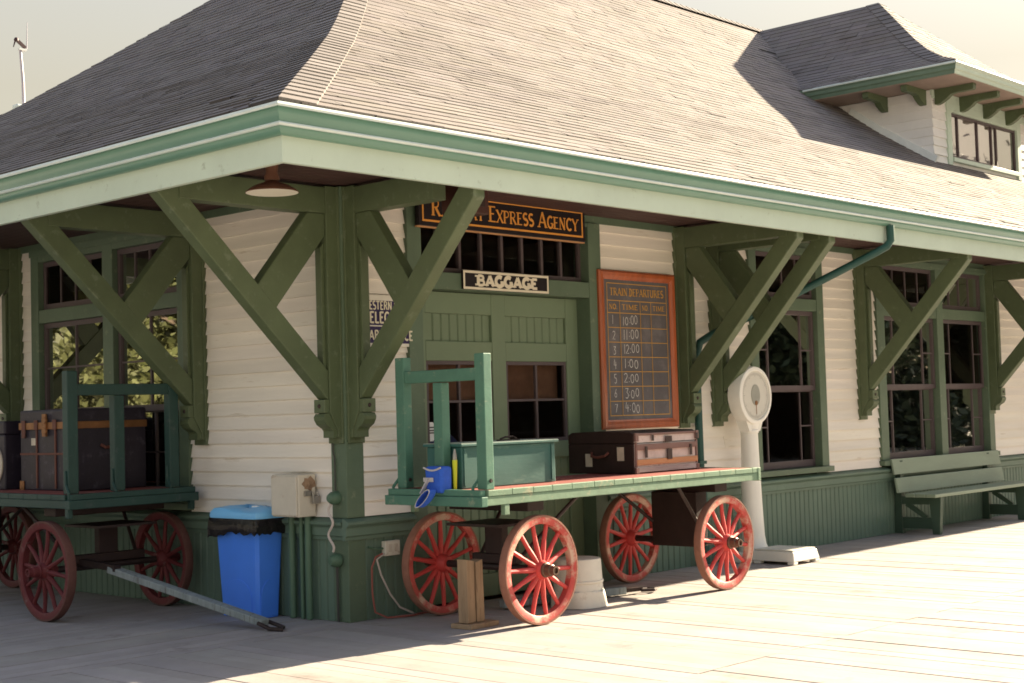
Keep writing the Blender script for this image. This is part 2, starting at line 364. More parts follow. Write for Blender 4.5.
def clap(mb, fn, s0, s1, z0, z1, exp=EXP, base=ZS):
    """lapped boards on a wall: fn(s along wall, out, z)"""
    k = math.floor((z0 - base) / exp + 1e-4)
    while base + k * exp < z1 - 1e-3:
        a = max(z0, base + k * exp); b = min(z1, base + (k + 1) * exp); k += 1
        q0 = s0
        while q0 < s1 - .01:
            q1 = q0 + random.uniform(1.5, 3.6)
            if q1 > s1 - .5: q1 = s1
            e = q1 - (.002 if q1 < s1 else 0); t = random.uniform(.94, 1.03); oo = random.uniform(-.001, .0015)
            vs = [fn(q0, .023 + oo, a), fn(e, .023 + oo, a), fn(e, .001 + oo, b), fn(q0, .001 + oo, b), fn(q0, -.01, a), fn(e, -.01, a), fn(q0, -.01, b), fn(e, -.01, b)]
            mb.add(vs, ((0, 1, 2, 3), (4, 5, 1, 0), (0, 3, 6, 4), (1, 5, 7, 2)), (t, t * random.uniform(.985, 1), t * random.uniform(.96, 1)))
            q0 = q1
FW = lambda s, o, z: (s, .012 - o, z)
LW = lambda s, o, z: (.012 - o, s, z)
for a, b in ((.16, .66), (3.10, 5.55), (7.02, 8.22), (11.28, LX)):
    w = MB(); clap(w, FW, a, b, ZS, ZT); w.box(a, b, .022, .14, ZS - .1, ZT); w.build('wall', 'siding', B)
for a, b in ((.16, 2.02), (4.64, LY)):
    w = MB(); clap(w, LW, a, b, ZS, ZT); w.box(.022, .14, a, b, ZS - .1, ZT); w.build('wall', 'siding', B)
# beaded wainscot boards
def bead(mb, fn, s0, s1, z0, z1, bw=.092):
    n = max(1, round((s1 - s0) / bw)); bw = (s1 - s0) / n
    for i in range(n):
        a = s0 + i * bw; b = a + bw
        prof = [(a, .0), (a + .007, .011), (a + .014, .004), (a + .021, .011), (b - .002, .011), (b, .0)]
        for (p, q), (r_, t_) in zip(prof, prof[1:]):
            mb.quad(fn(p, q, z0), fn(r_, t_, z0), fn(r_, t_, z1), fn(p, q, z1))
for a, b in ((.16, .66), (3.10, LX)):
    w = MB(); bead(w, FW, a, b, 0, .665); w.box(a, b, .02, .14, 0, .70); w.build('wainscot', 'wainscot', B)
w = MB(); bead(w, LW, .16, LY, 0, .665); w.box(.02, .14, .16, LY, 0, .70); w.build('wainscot', 'wainscot', B)
# water table: moulded rail on top of the wainscot
WT = [(-.01, .62), (.018, .62), (.022, .648), (.034, .655), (.034, .715), (.045, .728), (.062, .74), (.062, .762), (-.01, ZS - .002)]
for a, b in ((-.05, .66), (3.10, LX)):
    w = MB(); w.prism(WT, lambda o, z, s: (s, -o, z), a, b); w.build('water_table', 'wainscot', B, bevel=.003)
w = MB(); w.prism(WT, lambda o, z, s: (-o, s, z), .02, LY); w.build('water_table', 'wainscot', B, bevel=.003)
# corner post
w = MB(); w.box(-.014, .162, -.014, .162, ZS - .004, ZT); w.box(-.006, .165, -.006, .165, 0, .63); w.build('corner_post', 'trim_wall', B, bevel=.004)
# frieze boards under the soffit
w = MB(); w.box(.162, LX, -.016, .02, ZT - .055, ZT + .01); w.build('frieze_board', 'trim_wall', B)
w = MB(); w.box(-.016, .02, .162, LY, ZT - .055, ZT + .01); w.build('frieze_board', 'trim_wall', B)
# soffit of narrow boards
w = MB()
y = -OF + .03
while y < .02:
    w.box(-OL + .03, LX, y + .003, min(y + .11, .02) - .003, 3.345, 3.365); y += .11
x = -OL + .03
while x < .02:
    w.box(x + .003, min(x + .11, .02) - .003, .022, LY, 3.345, 3.365); x += .11
w.box(-OL + .03, LX, -OF + .03, LY, 3.366, 3.375)
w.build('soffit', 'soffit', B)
# fascia boards, mitred at the corner
w = MB(); w.add([(-OL, -OF, 3.141), (LX, -OF, 3.141), (LX, -OF + .04, 3.141), (-OL + .04, -OF + .04, 3.141),
                 (-OL, -OF, 3.33), (LX, -OF, 3.33), (LX, -OF + .04, 3.33), (-OL + .04, -OF + .04, 3.33)],
                ((3, 2, 1, 0), (4, 5, 6, 7), (0, 1, 5, 4), (1, 2, 6, 5), (2, 3, 7, 6)))
w.build('fascia', 'fascia', B)
w = MB(); w.add([(-OL, -OF, 3.141), (-OL, LY + OF, 3.141), (-OL + .04, LY + OF, 3.141), (-OL + .04, -OF + .04, 3.141),
                 (-OL, -OF, 3.33), (-OL, LY + OF, 3.33), (-OL + .04, LY + OF, 3.33), (-OL + .04, -OF + .04, 3.33)],
                ((3, 2, 1, 0), (4, 5, 6, 7), (0, 1, 5, 4), (1, 2, 6, 5), (2, 3, 7, 6)))
w.build('fascia', 'fascia', B)
# moulded gutters
GP = [(.002, 3.305), (.040, 3.305), (.058, 3.318), (.068, 3.338), (.070, 3.352), (.084, 3.354), (.090, 3.362), (.084, 3.371),
      (.072, 3.374), (.080, 3.395), (.094, 3.422), (.100, 3.446), (.100, 3.456), (.118, 3.458), (.121, 3.472), (.116, 3.481), (.100, 3.480), (.002, 3.470)]
def gutter(prof, name, m, sides=(0, 1), par=B):
    for sd in sides:
        w = MB()
        if sd == 0: vs = [(-OL - n, -OF - n, z) for n, z in prof] + [(LX, -OF - n, z) for n, z in prof]
        else: vs = [(-OL - n, -OF - n, z) for n, z in prof] + [(-OL - n, LY + OF, z) for n, z in prof]
        k = len(prof)
        w.add(vs, [(i, (i + 1) % k, k + (i + 1) % k, k + i) for i in range(k)] + [tuple(range(k, 2 * k))])
        gob = w.build(name, m, par, smooth=True)
        lip = MB(); pr = [(.1005, 3.457), (.1195, 3.458), (.1255, 3.470), (.120, 3.486), (.1005, 3.488)]
        be = [(.0705, 3.3505), (.0845, 3.3525), (.0915, 3.362), (.0845, 3.3725), (.0705, 3.3755)]
        for q in (pr, be):
            if sd == 0: vs = [(-OL - n, -OF - n, z) for n, z in q] + [(LX, -OF - n, z) for n, z in q]
            else: vs = [(-OL - n, -OF - n, z) for n, z in q] + [(-OL - n, LY + OF, z) for n, z in q]
            k = len(q); lip.add(vs, [(i, (i + 1) % k, k + (i + 1) % k, k + i) for i in range(k)])
        lip.build('lip', 'gutter_lip', gob)
gutter(GP, 'gutter', 'gutter')

# ---- roof
PROF = [(0, 0), (1.3, .66), (2.7, 1.39), (3.4, 1.80), (4.2, 2.32), (5.0, 2.92), (6.03, 3.72), (7.565, 4.95)]
def interp(P, d):
    if d <= P[0][0]: return P[0][1] + (d - P[0][0]) * (P[1][1] - P[0][1]) / (P[1][0] - P[0][0])
    for (a, b), (c, e) in zip(P, P[1:]):
        if d <= c: return b + (e - b) * (d - a) / (c - a)
    return P[-1][1]
def courses(mb, fn, smin, smax, prof, z0, exp=.135, wid=(.2, .42), lift=.0085, dstart=.0, dmax=None, tone=1.0, skip=None):
    """overlapping shingle courses. fn(s, d, z): s along the eave, d distance in from it"""
    dmax = dmax or prof[-1][0]; d = dstart
    while d < dmax - .02:
        sl = (interp(prof, d + .05) - interp(prof, d)) / .05
        d2 = min(d + exp / math.sqrt(1 + sl * sl), dmax)
        za, zb = z0 + interp(prof, d), z0 + interp(prof, d2)
        a0, b0 = smin(d), smax(d); a1, b1 = smin(d2), smax(d2)
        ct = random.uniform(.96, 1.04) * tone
        s = a0 + random.uniform(-.2, 0); first = True
        while s < b0:
            e = s + random.uniform(*wid)
            l0, r0 = max(s, a0), min(e - .004, b0)
            l1, r1 = max(s, a1), min(e - .004, b1)
            if first: l1 = a1
            if e >= b0: r1 = b1
            if r0 - l0 > .01 and r1 - l1 > -.05 and not (skip and skip(l0, d)):
                q = random.random(); t = ct * (random.uniform(.91, 1.07) if q > .04 else random.uniform(.70, .85))
                tc = (t, t * random.uniform(.96, 1.0), t * random.uniform(.92, 1.0))
                up = lift + random.uniform(-.002, .003) + (random.uniform(.004, .010) if random.random() < .006 else 0); dd = random.uniform(-.004, .004)
                r1 = max(r1, l1 + .001)
                A, Bq, Cq, D = fn(l0, d + dd, za + up), fn(r0, d + dd, za + up), fn(r1, d2, zb + .002), fn(l1, d2, zb + .002)
                E_, F_ = fn(l0, d + dd, za - .003), fn(r0, d + dd, za - .003)
                mb.add((A, Bq, Cq, D), ((0, 1, 2, 3),), tc); mb.add((E_, F_, Bq, A), ((0, 1, 2, 3),), tuple(v * .36 for v in tc))  # butt faces darkened to paint the shadow line under each course
            s = e; first = False
        d = d2
DM = PROF[-1][0]
RF = lambda s, d, z: (s, EF + d, z)
RL = lambda s, d, z: (EL + d, s, z)
def in_dormer(s, d):
    return 13.7 < s < 16.8 and EF + d > 2.2 and EF + d < 5.0
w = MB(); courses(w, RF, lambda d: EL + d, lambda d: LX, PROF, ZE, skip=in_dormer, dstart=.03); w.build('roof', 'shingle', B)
w = MB(); courses(w, RL, lambda d: EF + d, lambda d: LY + 2 * OF + .24 + EF - d, PROF, ZE, tone=.85, dstart=.03); rl = w.build('roof', 'shingle', B)  # side slope toned darker, its shade put into the colour
# back slope and underlay
w = MB()
yb = LY - EF
ds = [i * DM / 24 for i in range(25)]
for d, e in zip(ds, ds[1:]):
    d = max(d, .03)
    z, z2 = ZE + interp(PROF, d), ZE + interp(PROF, e)
    w.quad((EL + d, yb - d, z), (LX, yb - d, z), (LX, yb - e, z2), (EL + e, yb - e, z2), .9)
    w.quad((EL + d, EF + d, z - .012), (LX, EF + d, z - .012), (LX, EF + e, z2 - .012), (EL + e, EF + e, z2 - .012), .5)
    w.quad((EL + d, EF + d, z - .012), (EL + d, yb - d, z - .012), (EL + e, yb - e, z2 - .012), (EL + e, EF + e, z2 - .012), .5)
w.build('roof', 'shingle', B)
# ridge cap and hip caps made of lapped shingles
def hip_cap(name, p_of, wd, n, prof, par, z0):
    """p_of(d, k): k<0 on the side slope, k>0 on the front slope"""
    mb = MB(); L = prof[-1][0]; d = .03; ex = .125
    while d < L - .05:
        e = min(d + ex, L)
        za, zb = z0 + interp(prof, d), z0 + interp(prof, e)
        for sg in (-1, 1):
            t = random.uniform(.82, 1.1); up = .016 + random.uniform(0, .003)
            ext = -.010 if d > .04 else 0
            A = p_of(d + ext, 0, za + up + .004); Bq = p_of(d + ext, sg * wd, za + up); Cq = p_of(e, sg * wd, zb + .012); D = p_of(e, 0, zb + .016)
            A2 = p_of(d + ext, 0, za + .007); B2 = p_of(d + ext, sg * wd, za + .004); C2 = p_of(e, sg * wd, zb - .004)
            mb.add((A, Bq, Cq, D), ((0, 1, 2, 3),), t); mb.add((A2, B2, Bq, A), ((0, 1, 2, 3),), t * .25); mb.add((Bq, B2, C2, Cq), ((0, 1, 2, 3),), t * .8)  # cap butts coloured darker as painted course shadows
        d = e
    return mb.build(name, 'shingle', par)
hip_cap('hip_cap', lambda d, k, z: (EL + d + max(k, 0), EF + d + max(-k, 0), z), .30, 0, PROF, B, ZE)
w = MB(); x = EL + DM
while x < LX:
    for sg in (-1, 1):
        w.quad((x, EF + DM, ZE + PROF[-1][1] + .05), (x + .2, EF + DM, ZE + PROF[-1][1] + .04), (x + .2, EF + DM + sg * .14, ZE + PROF[-1][1] - .07), (x, EF + DM + sg * .14, ZE + PROF[-1][1] - .06), random.uniform(.8, 1.1))
    x += .17
w.build('ridge_cap', 'shingle', B)
# gable end far right closing wall and back wall
gp = [(.15, 0), (LY - .15, 0)] + [(yb - d, ZE + interp(PROF, d) - .10) for d in (1.75, 3.4, 5.0, DM)] + [(EF + d, ZE + interp(PROF, d) - .10) for d in (6.3, 5.0, 3.4, 1.75)]
w = MB(); w.prism(gp, lambda a, b, c: (c, a, b), LX - .30, LX - .16, 1.0); w.build('wall', 'siding', B)
w = MB(); w.box(.14, LX, LY - .14, LY, 0, 3.34, 1.0); w.build('wall', 'siding', B)
# dark rooms behind the glass
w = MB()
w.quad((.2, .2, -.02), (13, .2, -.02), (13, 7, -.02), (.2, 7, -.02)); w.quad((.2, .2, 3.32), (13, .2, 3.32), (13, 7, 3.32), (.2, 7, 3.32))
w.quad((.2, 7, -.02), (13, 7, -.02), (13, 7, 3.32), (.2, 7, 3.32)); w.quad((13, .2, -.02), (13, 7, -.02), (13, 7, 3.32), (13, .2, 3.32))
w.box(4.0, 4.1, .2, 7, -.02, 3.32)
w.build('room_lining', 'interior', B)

# ---- brackets
def bracket_parts(reach, beam_end, par, loc, rz, inset=.0):
    """local: u outward = -y, width along x from 0 to .14"""
    W = .14; f = lambda u, z, c: (c, -u, z)
    p = MB(); p.prism([(0, 1.405), (.06, 1.405), (.06, 1.46), (.135, 1.60), (.135, 3.33), (0, 3.33)], f, 0, W)
    p.prism([(-.004, 1.36), (.032, 1.36), (.032, 3.332), (-.004, 3.332)], f, -.012, W + .012)
    root = p.build('bracket', 'trim', par, bevel=.005); root.location = loc; root.rotation_euler = (0, 0, rz)
    z_t = 3.138
    lo0, lo1 = (.15, 1.70), (reach - inset, z_t)                        # lower edge of the brace
    dx, dz = lo1[0] - lo0[0], lo1[1] - lo0[1]; l = math.hypot(dx, dz); n = (-dz / l, dx / l); th = .165; R2 = reach - .044; zc = lo0[1] + (R2 - lo0[0]) * dz / dx
    ext = .17 / dz
    top = (lo1[0] + dx * .10, lo1[1] + dz * .10)
    top = (min(top[0], reach + .0), top[1])
    br = MB()
    poly = [(.136, 1.705), lo0, lo1, (reach, 3.30), (reach - .17, 3.30), (lo0[0] + n[0] * th, lo0[1] + n[1] * th), (.136, 1.90)]
    # upper edge parallel to the lower one
    u_at = lambda z: lo0[0] + (z - lo0[1]) * dx / dz
    off = th * l / dz
    poly = [(.136, 1.70), (lo0[0], 1.70), (R2, zc), (R2, 3.30), (u_at(3.30) - off, 3.30), (.136, 1.70 + (.136 - lo0[0] + off) * dz / dx)]
    br.prism(poly, f, .012, W - .012); br.build('brace', 'trim', root, bevel=.014)
    bm_ = MB(); bm_.prism([(.136, 3.118), (beam_end, 3.118), (beam_end, 3.318), (.136, 3.318)], f, .003, W - .003); bm_.build('beam', 'trim', root, bevel=.006)
    # strut from under the beam down to the middle of the brace
    st = MB(); um = u_at(2.42) - off
    a = (.20, 3.117); sw = .135
    d = Vector((um - a[0] + .12, 2.42 - 3.117 + .02)).normalized()
    hit = (um + .02, 2.42)
    q = Vector((d.y, -d.x))
    pl = [(.1365, 3.117), (.30, 3.117), ]
    p1 = Vector((.30, 3.117)); p2 = Vector((.1365, 2.945))
    # intersect both edges with the brace's upper edge line
    def meet(p):
        best = None
        for i in range(400):
            r = p + d * i * .004
            if r.x > u_at(r.y) - off + .004: return (r.x, r.y)
        return (r.x, r.y)
    m1, m2 = meet(p1), meet(p2)
    st.prism([(.1365, 3.117), tuple(p1), m1, m2, tuple(p2)], f, .018, W - .018); st.build('strut', 'trim', root, bevel=.008)
    bl = MB(); bl.prism([(.136, 1.595), (.185, 1.595), (.185, 1.698), (.136, 1.698)], f, .006, W - .006)
    bl.build('bolt_block', 'trim', root, bevel=.006)
    bo = MB(); bo.lathe([(0, -.193), (.012, -.193), (.017, -.187), (.017, -.184)], (W / 2, 0, 1.648), 'y', 10); bo.build('bolt', 'iron', root)
    cb = MB(); cb.prism([(.062, 1.405), (.10, 1.405), (.10, 1.455), (.115, 1.475), (.165, 1.505), (.188, 1.54), (.192, 1.565), (.175, 1.590), (.136, 1.593), (.136, 1.598), (.062, 1.458)], f, .010, W - .010)
    cb.build('corbel', 'trim', root, bevel=.004)
    pi_ = MB(); pi_.prism([(.1355, 1.92), (.165, 1.96), (.165, 2.86), (.1355, 2.90)], f, .035, W - .035); pi_.build('cleat', 'trim', root, bevel=.004)
    return root
b0 = bracket_parts(OF + .002, 1.0, B, (.015, 0, 0), 0)
bf = bracket_parts(OF + .002, 1.30, B, (4.27, 0, 0), 0)
for xx in (4.84, 7.76, 11.17):
    c = copy_tree(bf, B); c.location = (xx, 0, 0)
# side brackets: rotate so that outward is -x ; width then runs along -y..; local x -> -y
bl0 = bracket_parts(OL + .002, 1.45, B, (0, .155, 0), -PI / 2, .09)
for yy in (1.92, 5.0):
    c = copy_tree(bl0, B); c.location = (0, yy, 0)

# ---- windows
def window(fn, s_in, z_in, ztr, zmid, ztop, name, trim='trim_wall', ends=(.15, .15), glass='glass', mull=None, sill=True, style='border'):
    """s_in: list of (s0, s1) sash openings; fn(s, out, z)"""
    s0, s1 = s_in[0][0], s_in[-1][1]
    def bx(mb, a, b, o0, o1, z0, z1):
        ps = [fn(a, o0, z0), fn(b, o1, z1)]
        mb.box(min(ps[0][0], ps[1][0]), max(ps[0][0], ps[1][0]), min(ps[0][1], ps[1][1]), max(ps[0][1], ps[1][1]), z0, z1)
    fr = MB()
    bx(fr, s0 - ends[0], s0, -.10, .030, z_in - .005, ZT - .06); bx(fr, s1, s1 + ends[1], -.10, .030, z_in - .005, ZT - .06)
    for (a, b), (c, d) in zip(s_in, s_in[1:]): bx(fr, b, c, -.099, .028, z_in - .004, ZT - .061)
    for a, b in s_in:
        bx(fr, a + .0005, b - .0005, -.098, .024, ztr, ztr + .13)
        bx(fr, a + .0005, b - .0005, -.098, .026, ztop, ZT - .0605)
    bx(fr, s0 - ends[0] - .004, s1 + ends[1] + .004, .031, .045, ZT - .12, ZT - .057)
    root = fr.build(name, trim, B, bevel=.004)
    if sill:
        sl = MB(); bx(sl, s0 - ends[0] - .03, s1 + ends[1] + .03, -.1, .075, z_in - .065, z_in - .006); sl.build('sill', trim, root, bevel=.006)
    for a, b in s_in:
        sh = MB()
        def sash(z0, z1, o, vert, horiz, rail=.055):
            bx(sh, a + .002, a + .042, o - .035, o, z0, z1); bx(sh, b - .042, b - .002, o - .035, o, z0, z1)
            bx(sh, a + .0425, b - .0425, o - .034, o - .001, z0, z0 + rail); bx(sh, a + .0425, b - .0425, o - .034, o - .001, z1 - .045, z1)
            W_ = b - a - .085; H_ = z1 - z0 - rail - .045
            for k, v in enumerate(vert): bx(sh, a + .0425 + W_ * v - .009, a + .0425 + W_ * v + .009, o - .028, o - .006 - .0005 * k, z0 + rail + .0005, z1 - .0455)
            for h, u0, u1 in horiz: bx(sh, a + .043 + W_ * u0, a + .042 + W_ * u1, o - .0275, o - .008, z0 + rail + H_ * h - .008, z0 + rail + H_ * h + .008)
        if style == 'border':
            sash(z_in, zmid, -.065, (.20, .80), ((.5, 0, .19), (.5, .81, 1)), .075)
            sash(zmid - .03, ztr - .002, -.028, (.20, .80), ((.5, 0, .19), (.5, .81, 1)))
        else:
            sash(z_in, zmid, -.065, (.5,), ((.5, 0, .49), (.5, .51, 1)), .075)
            sash(zmid - .03, ztr - .002, -.028, (.5,), ((.5, 0, .49), (.5, .51, 1)))
        sash(ztr + .132, ztop - .002, -.03, (.25, .5, .75), ())
        sob = sh.build('sash', 'sash', root)
        gl = MB()
        for z0, z1, o in ((z_in + .04, zmid - .02, -.085), (zmid, ztr - .02, -.047), (ztr + .15, ztop - .02, -.049)):
            gl.quad(fn(a + .02, o, z0), fn(b - .02, o, z0), fn(b - .02, o, z1), fn(a + .02, o, z1))
        gl.build('pane', glass, root)
    return root
FO = lambda s, o, z: (s, -o, z)
LO = lambda s, o, z: (-o, s, z)
window(FO, [(5.69, 6.88)], .872, 2.585, 1.74, 3.20, 'window', ends=(.14, .14))
window(FO, [(8.40, 9.75), (9.92, 11.13)], .872, 2.585, 1.74, 3.20, 'window', ends=(.18, .15))
window(LO, [(2.16, 3.18), (3.35, 4.50)], .872, 2.56, 1.70, 3.16, 'window', ends=(.14, .14), glass='glass_west', style='cross')

# ---- baggage doorway: frame, transom light, double door
f = MB()
f.box(.66, .815, -.034, .15, 0, ZT - .06); f.box(2.925, 3.10, -.034, .15, 0, ZT - .06)
f.box(.8155, 2.9245, -.030, .15, 2.585, 2.725); f.box(.8155, 2.9245, -.031, .15, 3.235, ZT - .0605)
df = f.build('door_frame', 'trim_wall', B, bevel=.004)
t = MB()
t.box(.817, 2.923, .06, .10, 2.727, 2.775); t.box(.817, 2.923, .06, .10, 3.19, 3.233)
n = 8
for i in range(n + 1):
    xx = .817 + (2.106 - .03) * i / n
    t.box(xx, xx + .03, .061, .099, 2.7755, 3.1895)
ts = t.build('transom_sash', 'sash', df)
t = MB(); t.quad((.83, .085, 2.75), (2.91, .085, 2.75), (2.91, .085, 3.21), (.83, .085, 3.21)); t.build('pane', 'glass', df)
d = MB()
Y0, Y1 = .12, .17
d.box(.817, .985, Y0, Y1, .01, 2.583); d.box(2.755, 2.923, Y0, Y1, .01, 2.583); d.box(1.775, 1.945, Y0 - .002, Y1, .01, 2.582)
for a, b in ((.9855, 1.7745), (1.9455, 2.7545)):
    d.box(a, b, Y0 + .001, Y1, .01, .20); d.box(a, b, Y0 + .001, Y1, 1.15, 1.295); d.box(a, b, Y0 + .001, Y1, 2.005, 2.17); d.box(a, b, Y0 + .001, Y1, 2.40, 2.581)
dr = d.build('baggage_door', 'door', B, bevel=.006)
for a, b in ((.986, 1.774), (1.946, 2.754)):
    for z0, z1 in ((2.171, 2.399), (.201, 1.149)):
        p = MB(); bead(p, lambda s, o, z: (s, .158 - o, z), a, b, z0, z1, .10); p.build('panel', 'door', dr)
    sh = MB()
    sh.box(a, a + .03, Y0 + .012, Y1 - .005, 1.296, 2.004); sh.box(b - .03, b, Y0 + .012, Y1 - .005, 1.296, 2.004)
    sh.box(a + .0305, b - .0305, Y0 + .013, Y1 - .005, 1.296, 1.326); sh.box(a + .0305, b - .0305, Y0 + .013, Y1 - .005, 1.974, 2.004)
    sh.box((a + b) / 2 - .011, (a + b) / 2 + .011, Y0 + .014, Y1 - .008, 1.3265, 1.9735)
    for q0, q1 in ((a + .031, (a + b) / 2 - .0115), ((a + b) / 2 + .0115, b - .031)): sh.box(q0, q1, Y0 + .015, Y1 - .009, 1.655, 1.675)
    sh.build('sash', 'sash', dr)
    gl = MB(); gl.quad((a + .01, .155, 1.31), (b - .01, .155, 1.31), (b - .01, .155, 1.99), (a + .01, .155, 1.99)); gl.build('pane', 'glass', dr)
w = MB(); w.quad((.99, .24, 1.68), (1.77, .24, 1.68), (1.77, .24, 2.02), (.99, .24, 2.02)); w.build('blind', 'blind', dr)
w = MB(); w.quad((1.95, .24, 1.66), (2.75, .24, 1.66), (2.75, .24, 2.02), (1.95, .24, 2.02)); w.build('blind', 'blind', dr)
# octagonal alarm sticker on the left pane
st = MB()
oc = [(1.045 + .068 * math.cos(R(22.5 + 45 * i)), 1.42 + .085 * math.sin(R(22.5 + 45 * i))) for i in range(8)]
st.prism(oc, lambda a, b, c: (a, c, b), .150, .153)
so = st.build('sticker', 'sticker', dr)
st = MB()
for z, hw in ((1.455, .04), (1.43, .05), (1.41, .05)): st.box(1.045 - hw, 1.045 + hw, .1485, .1498, z - .006, z + .006)
st.build('print', 'ink', so)

# ---- downspout
w = MB()
w.tube([(5.87, -1.50, 3.31), (5.87, -1.50, 3.16), (5.84, -1.47, 3.10), (5.76, -1.40, 3.045), (5.0, -.60, 2.52), (4.60, -.19, 2.27), (4.53, -.10, 2.20), (4.50, -.075, 2.08), (4.50, -.07, 1.8), (4.50, -.075, .85), (4.50, -.10, .70), (4.50, -.10, .02)], .040, 10)
dsp = w.build('downspout', 'teal_pipe', B, smooth=True)
w = MB()
for z in (1.95, 1.0): w.box(4.445, 4.555, -.115, .0, z, z + .03)
w.build('strap', 'teal_pipe', dsp)

# ---- dormer
DX0, DX1, DY = 13.41, 17.0, 1.72
DEX0, DEX1, DEY, DZE = 12.62, 17.79, .92, 6.515
DP = [(0, 0), (.45, .19), (.85, .43), (1.3, .77), (2.585, 1.88)]
zmain = lambda y: ZE + interp(PROF, y - EF)
def ymain(z):
    lo, hi = EF, 6
    for _ in range(40):
        m_ = (lo + hi) / 2
        if zmain(m_) < z: lo = m_
        else: hi = m_
    return lo
w = MB()
clap(w, lambda s, o, z: (s, DY + .012 - o, z), DX0, 13.86, 5.0, 6.33, .14, 5.2); clap(w, lambda s, o, z: (s, DY + .012 - o, z), 16.56, DX1, 5.0, 6.33, .14, 5.2)
w.box(DX0 + .02, 13.86, DY + .022, DY + .1, 5.0, 6.33); w.box(16.56, DX1, DY + .022, DY + .1, 5.0, 6.33)
w.box(13.86, 16.56, DY + .02, DY + .1, 5.0, 5.31)
dm = w.build('dormer', 'siding_dormer', B)
w = MB()
z = 5.2
while z < 6.33:      # side wall boards, each cut where the roof meets it
    z1 = min(z + .14, 6.33); y1 = ymain(z + .07) + .12
    w.add([(DX0 - .016, DY - .003, z), (DX0 - .016, y1, z), (DX0 - .003, y1, z1), (DX0 - .003, DY - .003, z1), (DX0 + .01, DY - .003, z), (DX0 + .01, y1, z)], ((0, 1, 2, 3), (4, 5, 1, 0)), random.uniform(.95, 1.02))
    z = z1
w.box(DX0 + .012, DX0 + .1, DY + .023, 4.2, 5.0, 6.329, 1.0)
w.build('side_wall', 'siding_dormer', dm); w = MB()
w.box(DX1 - .1, DX1, DY + .023, 4.2, 5.0, 6.329, 1.0)
w.build('side_wall', 'siding_dormer', dm)
w = MB()
w.box(13.86, 14.0, DY - .03, DY + .06, 5.22, 6.2); w.box(16.42, 16.56, DY - .03, DY + .06, 5.22, 6.2); w.box(14.001, 16.419, DY - .028, DY + .06, 6.06, 6.199); w.box(14.001, 16.419, DY - .05, DY + .06, 5.28, 5.345)
w.box(DX0 - .01, DX1, DY - .024, DY + .02, 6.201, 6.33)
w.build('window_frame', 'fascia', dm, bevel=.004)
w = MB()
w.box(14.001, 16.419, DY + .012, DY + .05, 5.346, 5.385); w.box(14.001, 16.419, DY + .012, DY + .05, 6.02, 6.059)
for q in (14.001, 14.28, 14.98, 15.5, 15.68, 16.389): w.box(q, q + .03, DY + .0125, DY + .049, 5.3855, 6.0195)
w.build('sash', 'sash', dm)
w = MB(); w.quad((14.01, DY + .035, 5.36), (16.41, DY + .035, 5.36), (16.41, DY + .035, 6.04), (14.01, DY + .035, 6.04)); w.build('pane', 'glass_dormer', dm)
w = MB(); w.quad((14.01, DY + .10, 5.3), (15.72, DY + .10, 5.3), (15.72, DY + .10, 6.1), (14.01, DY + .10, 6.1)); w.build('curtain', 'curtain', dm)
w = MB(); w.quad((13.5, 3.0, 5.0), (16.9, 3.0, 5.0), (16.9, 3.0, 6.33), (13.5, 3.0, 6.33)); w.build('room_lining', 'interior', dm)
# dormer roof
ap = DP[-1][0]
w = MB()
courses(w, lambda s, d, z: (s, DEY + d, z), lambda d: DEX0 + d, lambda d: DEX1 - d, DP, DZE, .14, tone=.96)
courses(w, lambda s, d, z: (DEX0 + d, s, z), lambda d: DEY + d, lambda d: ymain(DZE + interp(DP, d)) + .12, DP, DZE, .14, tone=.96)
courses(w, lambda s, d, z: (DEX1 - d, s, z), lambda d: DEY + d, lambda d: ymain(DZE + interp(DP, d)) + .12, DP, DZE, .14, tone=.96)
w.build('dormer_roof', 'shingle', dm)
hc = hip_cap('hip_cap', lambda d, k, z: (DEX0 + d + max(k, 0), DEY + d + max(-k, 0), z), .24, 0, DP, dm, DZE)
w = MB()   # eave boards and soffit
for nm, (x0, x1, y0, y1) in (('f', (DEX0 + .08, DEX1, DEY + .08, DY)), ('l', (DEX0 + .08, DX0, DY, 3.4)), ('r', (DX1, DEX1, DY, 3.4))):
    w.box(x0, x1, y0, y1, 6.335, 6.35)
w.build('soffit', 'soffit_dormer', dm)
DG = [(0, 6.345), (.02, 6.345), (.03, 6.39), (.055, 6.41), (.06, 6.455), (.085, 6.48), (.085, 6.512), (.0, 6.512)]
w = MB(); k = len(DG)
e0, f0 = DEX0 + .085, DEY + .085
vs = [(e0 - n, 3.55, z) for n, z in DG] + [(e0 - n, f0 - n, z) for n, z in DG]
w.add(vs, [(i, (i + 1) % k, k + (i + 1) % k, k + i) for i in range(k)])
w.build('gutter', 'wainscot', dm, smooth=True)  # dark paint on this run puts the side's shade into its colour
w = MB(); vs = [(e0 - n, f0 - n, z) for n, z in DG] + [(DEX1, f0 - n, z) for n, z in DG]
w.add(vs, [(i, (i + 1) % k, k + (i + 1) % k, k + i) for i in range(k)])
w.build('gutter', 'fascia', dm, smooth=True)  # same gutter, pale paint for the lit front run
w = MB(); w.add([(e0 - .086, 3.5, 6.482), (e0 - .095, 3.5, 6.498), (e0 - .086, 3.5, 6.516), (e0 - .086, f0 - .086, 6.482), (e0 - .095, f0 - .095, 6.498), (e0 - .086, f0 - .086, 6.516), (DEX1, f0 - .086, 6.482), (DEX1, f0 - .095, 6.498), (DEX1, f0 - .086, 6.516)],
                ((0, 1, 4, 3), (1, 2, 5, 4), (3, 4, 7, 6), (4, 5, 8, 7)))
w.build('lip', 'gutter_lip', dm)
